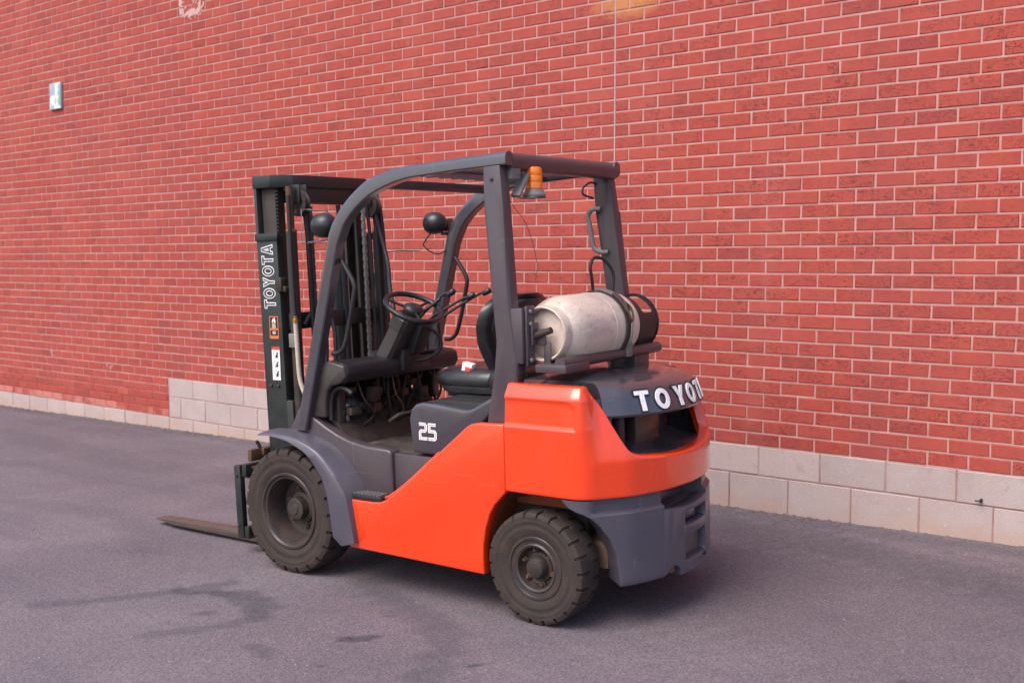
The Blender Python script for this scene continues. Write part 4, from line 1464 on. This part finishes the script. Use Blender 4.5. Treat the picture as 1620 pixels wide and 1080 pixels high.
def build_mast():
    def leaning(z0, z1, x0, x1, y0, y1):
        return z0, z1, x0, x1, y0, y1
    def rail(name, z0, z1, a, b, y0, y1, mat, bevel=.005, par=FT):
        """a..b: distance behind the front edge"""
        return prism(name, [(xf(z0) - a, z0), (xf(z1) - a, z1), (xf(z1) - b, z1), (xf(z0) - b, z0)], min(y0, y1), max(y0, y1), mat, par, bevel=bevel)
    for sg in (1, -1):
        o = rail('outer_rail', .12, 1.765, .0, .160, sg * .358, sg * .372, 'mast')
        rail('rail_flange', .12, 2.035, .0, .022, sg * .30, sg * .3725, 'mast', par=o)
        rail('rail_flange', .12, 1.765, .140, .1605, sg * .30, sg * .3725, 'mast', par=o)
        rail('inner_rail', .14, 2.045, .030, .130, sg * .325, sg * .340, 'dirty')
        rail('inner_rail_edge', .14, 2.040, .026, .046, sg * .272, sg * .3405, 'dirty')
        rail('inner_rail_edge', .14, 2.040, .114, .134, sg * .272, sg * .3405, 'dirty')
        rail('rail_band', 1.735, 1.775, -.004, .175, sg * .355, sg * .382, 'mast')
        boxes('rail_bracket', [((xf(1.5) - .165, sg * .36, 1.50), (.045, .05, .075)), ((xf(1.5) - .195, sg * .355, 1.475), (.03, .04, .03))], 'dirty', FT, .004)
        # lift cylinder with its rod
        cy = tube('lift_cylinder', [(1.672, sg * .335, .25), (1.690, sg * .335, 1.78)], .029, 'dirty', FT, 16, 0)
        tube('cylinder_rod', [(1.690, sg * .335, 1.78), (1.695, sg * .335, 2.02)], .019, 'rusty', cy, 14, 0)
        lathe('rod_collar', [(0, .030), (.012, .031), (.014, .022)], (1.690, sg * .335, 1.78), 'brass', cy, 2, 18)
        # chain sheave
        sh = lathe('chain_sheave', [(-.020, .001), (-.020, .020), (-.014, .024), (-.014, .044), (-.020, .048), (-.020, .068), (-.014, .070), (-.008, .058), (.008, .058), (.014, .070), (.020, .068), (.020, .048), (.014, .044), (.014, .024), (.020, .020), (.020, .001)], (1.685, sg * .275, 1.930), 'dirty', FT, 1, 28)
        boxes('sheave_cheek', [((1.685, sg * .300, 1.98), (.07, .008, .10)), ((1.685, sg * .250, 1.98), (.07, .008, .10))], 'black', sh, .003)
        # roller chain, link plate by link plate
        bm = bmesh.new()
        for k in range(62):
            z = .50 + k * .023
            x = 1.655 + .026 * (z - .6) * .6
            for dy in (-.010, .010) if k % 2 else (-.005, .005):
                add_box(bm, (x, sg * .205 + dy, z), (.016, .003, .027))
            add_box(bm, (x, sg * .205, z + .0115), (.007, .026, .007))
        link('lift_chain', bm_mesh(bm, 'lift_chain'), FT, 'chain', angle=None)
    # rack of bolt holes on the left inner rail, seen at its top
    bm = bmesh.new()
    for k in range(13):
        add_box(bm, (1.785, .3425, 1.79 + k * .019), (.022, .005, .009))
    link('wear_strip', bm_mesh(bm, 'wear_strip'), FT, 'stick_black', angle=None)
    # top tie beam with chamfered corners, middle and bottom ties
    prism('top_beam', [(xf(2.05) + .004, -.376), (xf(2.05) + .004, .376), (1.80, .378), (1.715, .285), (1.70, .20), (1.70, -.20), (1.715, -.285), (1.80, -.378)], 2.018, 2.085, 'mast', FT, axis=2, bevel=.006)
    boxes('beam_web', [((1.725, 0, 1.990), (.02, .50, .10))], 'mast', FT, .004)
    boxes('inner_top_tie', [((1.84, 0, 1.975), (.05, .60, .07))], 'mast', FT, .004)
    for z, h in ((1.30, .09), (.52, .14)): boxes('cross_tie', [((1.72, 0, z), (.035, .68, h))], 'mast', FT, .006)
    # centre free-lift cylinder and hoses
    ctr = tube('free_lift_cylinder', [(1.76, -.11, .35), (1.79, -.11, 1.55)], .045, 'mast', FT, 20, 0)
    tube('cylinder_rod', [(1.79, -.11, 1.55), (1.797, -.11, 1.84)], .030, 'dirty', ctr, 16, 0)
    for y, x, r in ((.245, 1.655, .011), (.215, 1.655, .011), (-.06, 1.70, .013), (-.30, 1.655, .012), (-.335, 1.635, .012), (-.25, 1.66, .010), (.305, 1.70, .012)):
        tube('mast_hose', [(x + .03, y, 1.93), (x + .01, y, 1.75), (x, y, 1.4), (x - .005, y - .005, 1.1), (x, y, .75)], r, 'black', FT, 8, 6)
    tube('mast_hose', [(1.665, .37, 1.97), (1.66, .372, 1.80), (1.655, .374, 1.55), (1.645, .376, 1.32)], .011, 'black', FT, 8, 6)
    tube('looped_hose', [(1.66, -.28, 1.90), (1.62, -.29, 1.75), (1.55, -.26, 1.60), (1.43, -.14, 1.46), (1.33, -.05, 1.37), (1.28, -.02, 1.20)], .012, 'black', FT, 8, 7)
    tube('looped_hose', [(1.60, .22, .95), (1.60, .20, 1.15), (1.63, .19, 1.27), (1.66, .24, 1.33), (1.66, .30, 1.28)], .013, 'black', FT, 8, 7)
    tube('looped_hose', [(1.58, .17, .95), (1.575, .155, 1.15), (1.60, .15, 1.30), (1.65, .19, 1.38)], .012, 'black', FT, 8, 7)
    pipe = tube('hydraulic_pipe', [(1.645, .376, 1.30), (1.640, .376, 1.20), (1.632, .376, 1.02), (1.615, .374, .95), (1.58, .372, .88), (1.56, .37, .80)], .0125, 'cream', FT, 10, 6)
    lathe('pipe_fitting', [(0, .015), (.022, .015), (.024, .011), (.038, .011)], (1.645, .376, 1.295), 'brass', pipe, 2, 8)
    boxes('pipe_clamp', [((1.672, .372, 1.20), (.055, .014, .075))], 'greymetal', FT, .003)
    tube('antenna_wire', [(1.64, -.33, 1.66), (1.55, -.38, 1.665), (1.42, -.40, 1.66)], .003, 'black', FT, 5, 4)
    # tilt cylinder low behind the mast
    tube('tilt_cylinder', [(1.70, .26, .60), (1.38, .26, .58)], .035, 'dirty', FT, 14, 0)
    for sg in (1, -1):
        rail('rail_foot', .18, .875, .03, .205, sg * .345, sg * .371, 'mast', bevel=.008)
    # lettering reading upwards on the left rail
    hgt = .088
    zc = 1.372
    for ch in 'TOYOTA':
        w, polys = GLYPH[ch]
        k = hgt * .64
        pl2 = [[(a * k, b * hgt) for a, b in p] for p in polys]
        z0 = zc
        x0 = xf(z0) - .124
        fn = lambda a, b, h, z0=z0, x0=x0: Vector((x0 + b + .026 * a, .3731 + h, z0 + a))
        ol = flat_shape('rail_letter', pl2, .0012, fn, 'white', FT, angle=None, offset=.0022)
        fn2 = lambda a, b, h, z0=z0, x0=x0: Vector((x0 + b + .026 * a, .3741 + h, z0 + a))
        flat_shape('letter_inside', pl2, .0012, fn2, 'mast', ol, angle=None, offset=-.0032)
        zc += w * k + .0085
    # stickers
    def stick(name, rects, x, z, w, h):
        base = None
        for i, (u0, v0, u1, v1, mat) in enumerate(rects):
            o = boxes(name if base is None else 'sticker_print', [((x + w / 2 - (u0 + u1) / 2 * w, .3732 + .0004 * i, z - h / 2 + (v0 + v1) / 2 * h), ((u1 - u0) * w, .0008, (v1 - v0) * h))], mat, FT if base is None else base, 0)
            base = base or o
        return base
    s1 = stick('warning_sticker', [(0, 0, 1, 1, 'stick_orange'), (.08, .47, .92, .96, 'stick_black'), (.08, .14, .92, .38, 'stick_black'), (.30, .46, .72, .66, 'stick_grey'), (.34, .20, .70, .34, 'stick_grey')], xf(1.26) - .098, 1.268, .070, .122)
    fl = [(.0, .0), (.013, .002), (.018, .012), (.013, .026), (.007, .036), (.006, .024), (-.002, .030), (-.010, .018), (-.012, .008)]
    flat_shape('flame_symbol', [fl], .0008, lambda a, b, h: Vector((xf(1.26) - .098 - a, .3758 + h, 1.288 + b)), 'white', s1, angle=None)
    flat_shape('flame_heart', [[(a * .5 + .001, b * .5) for a, b in fl]], .0008, lambda a, b, h: Vector((xf(1.26) - .098 - a, .3764 + h, 1.289 + b)), 'stick_orange', s1, angle=None)
    s2 = stick('safety_sticker', [(0, 0, 1, 1, 'white'), (0, .91, 1, 1.0, 'red')], xf(1.07) - .098, 1.072, .062, .182)
    fig = [(-.012, .014), (-.004, .020), (.006, .018), (.012, .008), (.018, .004), (.016, -.004), (.006, .0), (.010, -.014), (.002, -.018), (-.004, -.006), (-.012, -.014), (-.016, -.006), (-.010, .004)]
    for i, z in enumerate((1.118, 1.068, 1.016)):
        flat_shape('pictogram', [ell(.002, -.004, .0075, .012, 12), ell(.008, .011, .005, .005, 10), [(-.014, -.016), (-.010, -.019), (.014, -.006), (.012, -.002)]], .0008, lambda a, b, h, z=z: Vector((xf(1.07) - .104 - a, .3745 + h, z + b)), 'stick_black', s2, angle=None)
        flat_shape('pictogram_ring', [ell(0, 0, .013, .014, 16), ell(0, 0, .010, .011, 16)], .0008, lambda a, b, h, z=z: Vector((xf(1.07) - .092 - a, .3745 + h, z + .006 + b)), 'stick_grey', s2, angle=None)
    # carriage and forks
    boxes('fork_carriage', [((2.03, 0, .475), (.035, .90, .07)), ((2.03, 0, .125), (.035, .90, .07)), ((1.965, .22, .30), (.09, .04, .40)), ((1.965, -.22, .30), (.09, .04, .40))], 'mast', FT, .005)
    prism('carriage_plate', [(2.115, .085), (2.125, .495), (2.075, .50), (2.065, .085)], .408, .442, 'mast', FT, bevel=.004)
    boxes('carriage_tie', [((2.02, .36, .487), (.17, .10, .018)), ((2.03, .40, .44), (.08, .03, .03))], 'dirty', FT, .003)
    boxes('carriage_bracket', [((1.985, .37, .562), (.03, .145, .066)), ((1.965, .345, .575), (.03, .05, .04))], 'rusty', FT, .004)
    tube('bracket_hook', [(1.975, .36, .57), (1.985, .375, .615), (1.99, .385, .635)], .010, 'dirty', FT, 7, 3)
    for yc in (.240, -.405):
        prof = [(2.06, .50), (2.105, .50), (2.108, .10), (2.125, .068), (2.20, .064), (3.02, .046), (3.10, .040), (3.105, .034), (2.9, .022), (2.12, .020), (2.075, .035), (2.062, .08)]
        bm = bmesh.new()
        add_prism(bm, prof, yc - .052, yc + .052, 1)
        # taper of the tip in plan
        for v in bm.verts:
            if v.co.x > 2.98: v.co.y = yc + (v.co.y - yc) * (.62 if v.co.x > 3.05 else .86)
        bmesh.ops.recalc_face_normals(bm, faces=bm.faces[:])
        bev(bm, .004, 2)
        link('fork', bm_mesh(bm, 'fork'), FT, 'steel', angle=30)
build_mast()

# --- tank cradle
def build_cradle():
    tube('cradle_tube', [(-.085, .455, 1.148), (-.085, -.43, 1.148)], .027, 'grey', FT, 18, 0)
    boxes('cradle_base', [((-.045, .37, 1.126), (.16, .20, .036))], 'grey', FT, .004)
    boxes('cradle_post', [((-.02, -.27, 1.10), (.14, .14, .09))], 'grey', FT, .006)
    boxes('pillar_bracket', [((.112, .478, 1.268), (.06, .034, .245))], 'grey', FT, .004)
    boxes('hinge_plate', [((.075, .445, 1.267), (.012, .062, .265)), ((.060, .43, 1.275), (.012, .05, .10)), ((.052, .418, 1.262), (.085, .010, .072)), ((.006, .412, 1.17), (.036, .010, .13))], 'grey', FT, .003)
    lt = tube('locking_pin', [(.080, .432, 1.262), (.04, .428, 1.272), (-.025, .424, 1.292)], .015, 'dirty', FT, 12, 0)
    for y, z in ((.452, 1.375), (.452, 1.16), (.44, 1.30), (.43, 1.245), (.452, 1.32)):
        lathe('bolt', [(0, .009), (.010, .009), (.011, .001)], (.068, y, z), 'greymetal', FT, 0, 8, False, -1)
    # strap over the tank
    C0 = Vector((.035, -.068, 1.272))
    pts = []
    rows = []
    for k in range(41):
        a = R_(-70 + 250 * k / 40)
        rad = Vector((-math.cos(a), 0, math.sin(a)))
        rr = .1690
        tw = -.085 * max(0, math.cos(a) - .2) * 0
        c = C0 + rad * rr + Vector((0, tw, 0))
        rows.append([c + Vector((0, -.023, 0)), c + Vector((0, .023, 0)), c + Vector((0, .023, 0)) + rad * .005, c + Vector((0, -.023, 0)) + rad * .005])
    bm = bmesh.new()
    grid_mesh(bm, rows, close=True)
    st = link('tank_strap', bm_mesh(bm, 'tank_strap'), FT, 'strap', angle=40)
    def on(a, r, y): return C0 + Vector((-math.cos(R_(a)) * r, y, math.sin(R_(a)) * r))
    for a0, a1, w, r in ((92, 60, .036, .179), (60, 24, .034, .183)):
        bm = bmesh.new()
        rows = []
        for k in range(9):
            a = lerp(a0, a1, k / 8)
            rows.append([on(a, r - .004, -w / 2), on(a, r - .004, w / 2), on(a, r + .004, w / 2), on(a, r + .004, -w / 2)])
        V = grid_mesh(bm, rows, close=True)
        bm.faces.new(V[0]); bm.faces.new(V[-1][::-1])
        link('strap_latch', bm_mesh(bm, 'strap_latch'), st, 'greymetal' if a0 > 80 else 'grey', angle=30)
    tube('latch_loop', [on(40, .189, .0), on(28, .193, .018), on(14, .191, .014), on(8, .187, 0), on(14, .191, -.014), on(28, .193, -.018), on(40, .189, 0)], .005, 'rusty', st, 7, 4)
    tube('latch_rod', [on(8, .189, 0), on(-14, .187, 0), on(-30, .183, 0)], .006, 'greymetal', st, 8, 3)
    boxes('latch_anchor', [((-.105, -.10, 1.165), (.03, .05, .07))], 'greymetal', st, .004)
    tube('fuel_hose', [(.12, -.17, 1.42), (.10, -.125, 1.50), (.10, -.115, 1.56), (.10, -.155, 1.60), (.08, -.215, 1.585), (.06, -.26, 1.52), (.06, -.25, 1.42)], .008, 'black', FT, 8, 6)
build_cradle()

# ------------------------------------------------------------------ propane tank on the cradle (a thing of its own)
TK = empty('propane_tank', label='scuffed cream propane tank with a grimy dark collar, strapped across the back of the forklift', cat='gas tank')
TK.matrix_world = FT.matrix_world @ Matrix.Translation((.035, .052, 1.272)) @ Matrix.Diagonal((1.075, 1.0, 1.075, 1))
def build_tank():
    c = (0, 0, 0)
    n = 56
    prof = [(.330, .001), (.330, .05), (.325, .085), (.312, .105), (.290, .124), (.262, .139), (.23, .148), (.19, .1525), (.10, .153), (-.02, .1535), (-.022, .155), (-.034, .155), (-.036, .1535), (-.14, .153), (-.20, .1525), (-.235, .148), (-.262, .138), (-.285, .122), (-.302, .098), (-.312, .06), (-.316, .001)]
    lathe('tank_body', prof, c, 'tank', TK, 1, n, angle=30)
    ring = [(.275, .102), (.35, .103), (.356, .106), (.359, .110), (.356, .114), (.35, .1155), (.28, .116)]
    lathe('foot_ring', ring, c, 'tank', TK, 1, n, True, angle=40)
    # collar with hand holes: bent plate
    Rr = .128
    per = 2 * math.pi * Rr
    outer = [(0, 0), (per * .999, 0), (per * .999, .20), (0, .20)]
    outer = [(per * .999 * k / 40, 0) for k in range(41)] + [(per * .999 * k / 40, .18) for k in range(40, -1, -1)]
    def rr(cx, cy, w, h, r=.02):
        p = []
        for sx, sy, a in ((1, 1, 0), (-1, 1, 90), (-1, -1, 180), (1, -1, 270)):
            for k in range(4):
                t = R_(a + 30 * k)
                p.append((cx + sx * (w / 2 - r) + r * math.cos(t), cy + sy * (h / 2 - r) + r * math.sin(t)))
        return p
    holes = [rr(per * .10 + .03, .125, .05, .08), rr(per * .58, .095, .14, .11)]
    def fn(a, b, h):
        t = a / Rr + R_(205)
        r = Rr + h - .004 * (b / .2)
        return Vector((-math.cos(t) * r, -.285 - b, math.sin(t) * r))
    flat_shape('collar', [outer] + holes, .006, fn, 'collar', TK, cuts=[(0, per * k / 44) for k in range(1, 44)], angle=40)
    lathe('collar_rim', [(-.460, .126), (-.458, .131), (-.464, .134), (-.470, .131), (-.468, .126)], c, 'collar', TK, 1, 48, True, angle=50)
    v = lathe('valve', [(-.31, .03), (-.35, .03), (-.352, .018), (-.39, .018), (-.392, .026), (-.42, .026), (-.422, .001)], c, 'brass', TK, 1, 16)
    if False: boxes('label_plate', [((-.148, .05, .052), (.004, .06, .035), Matrix.Rotation(R_(20), 3, 'Y').to_quaternion())], 'stick_grey', TK, .001)
build_tank()
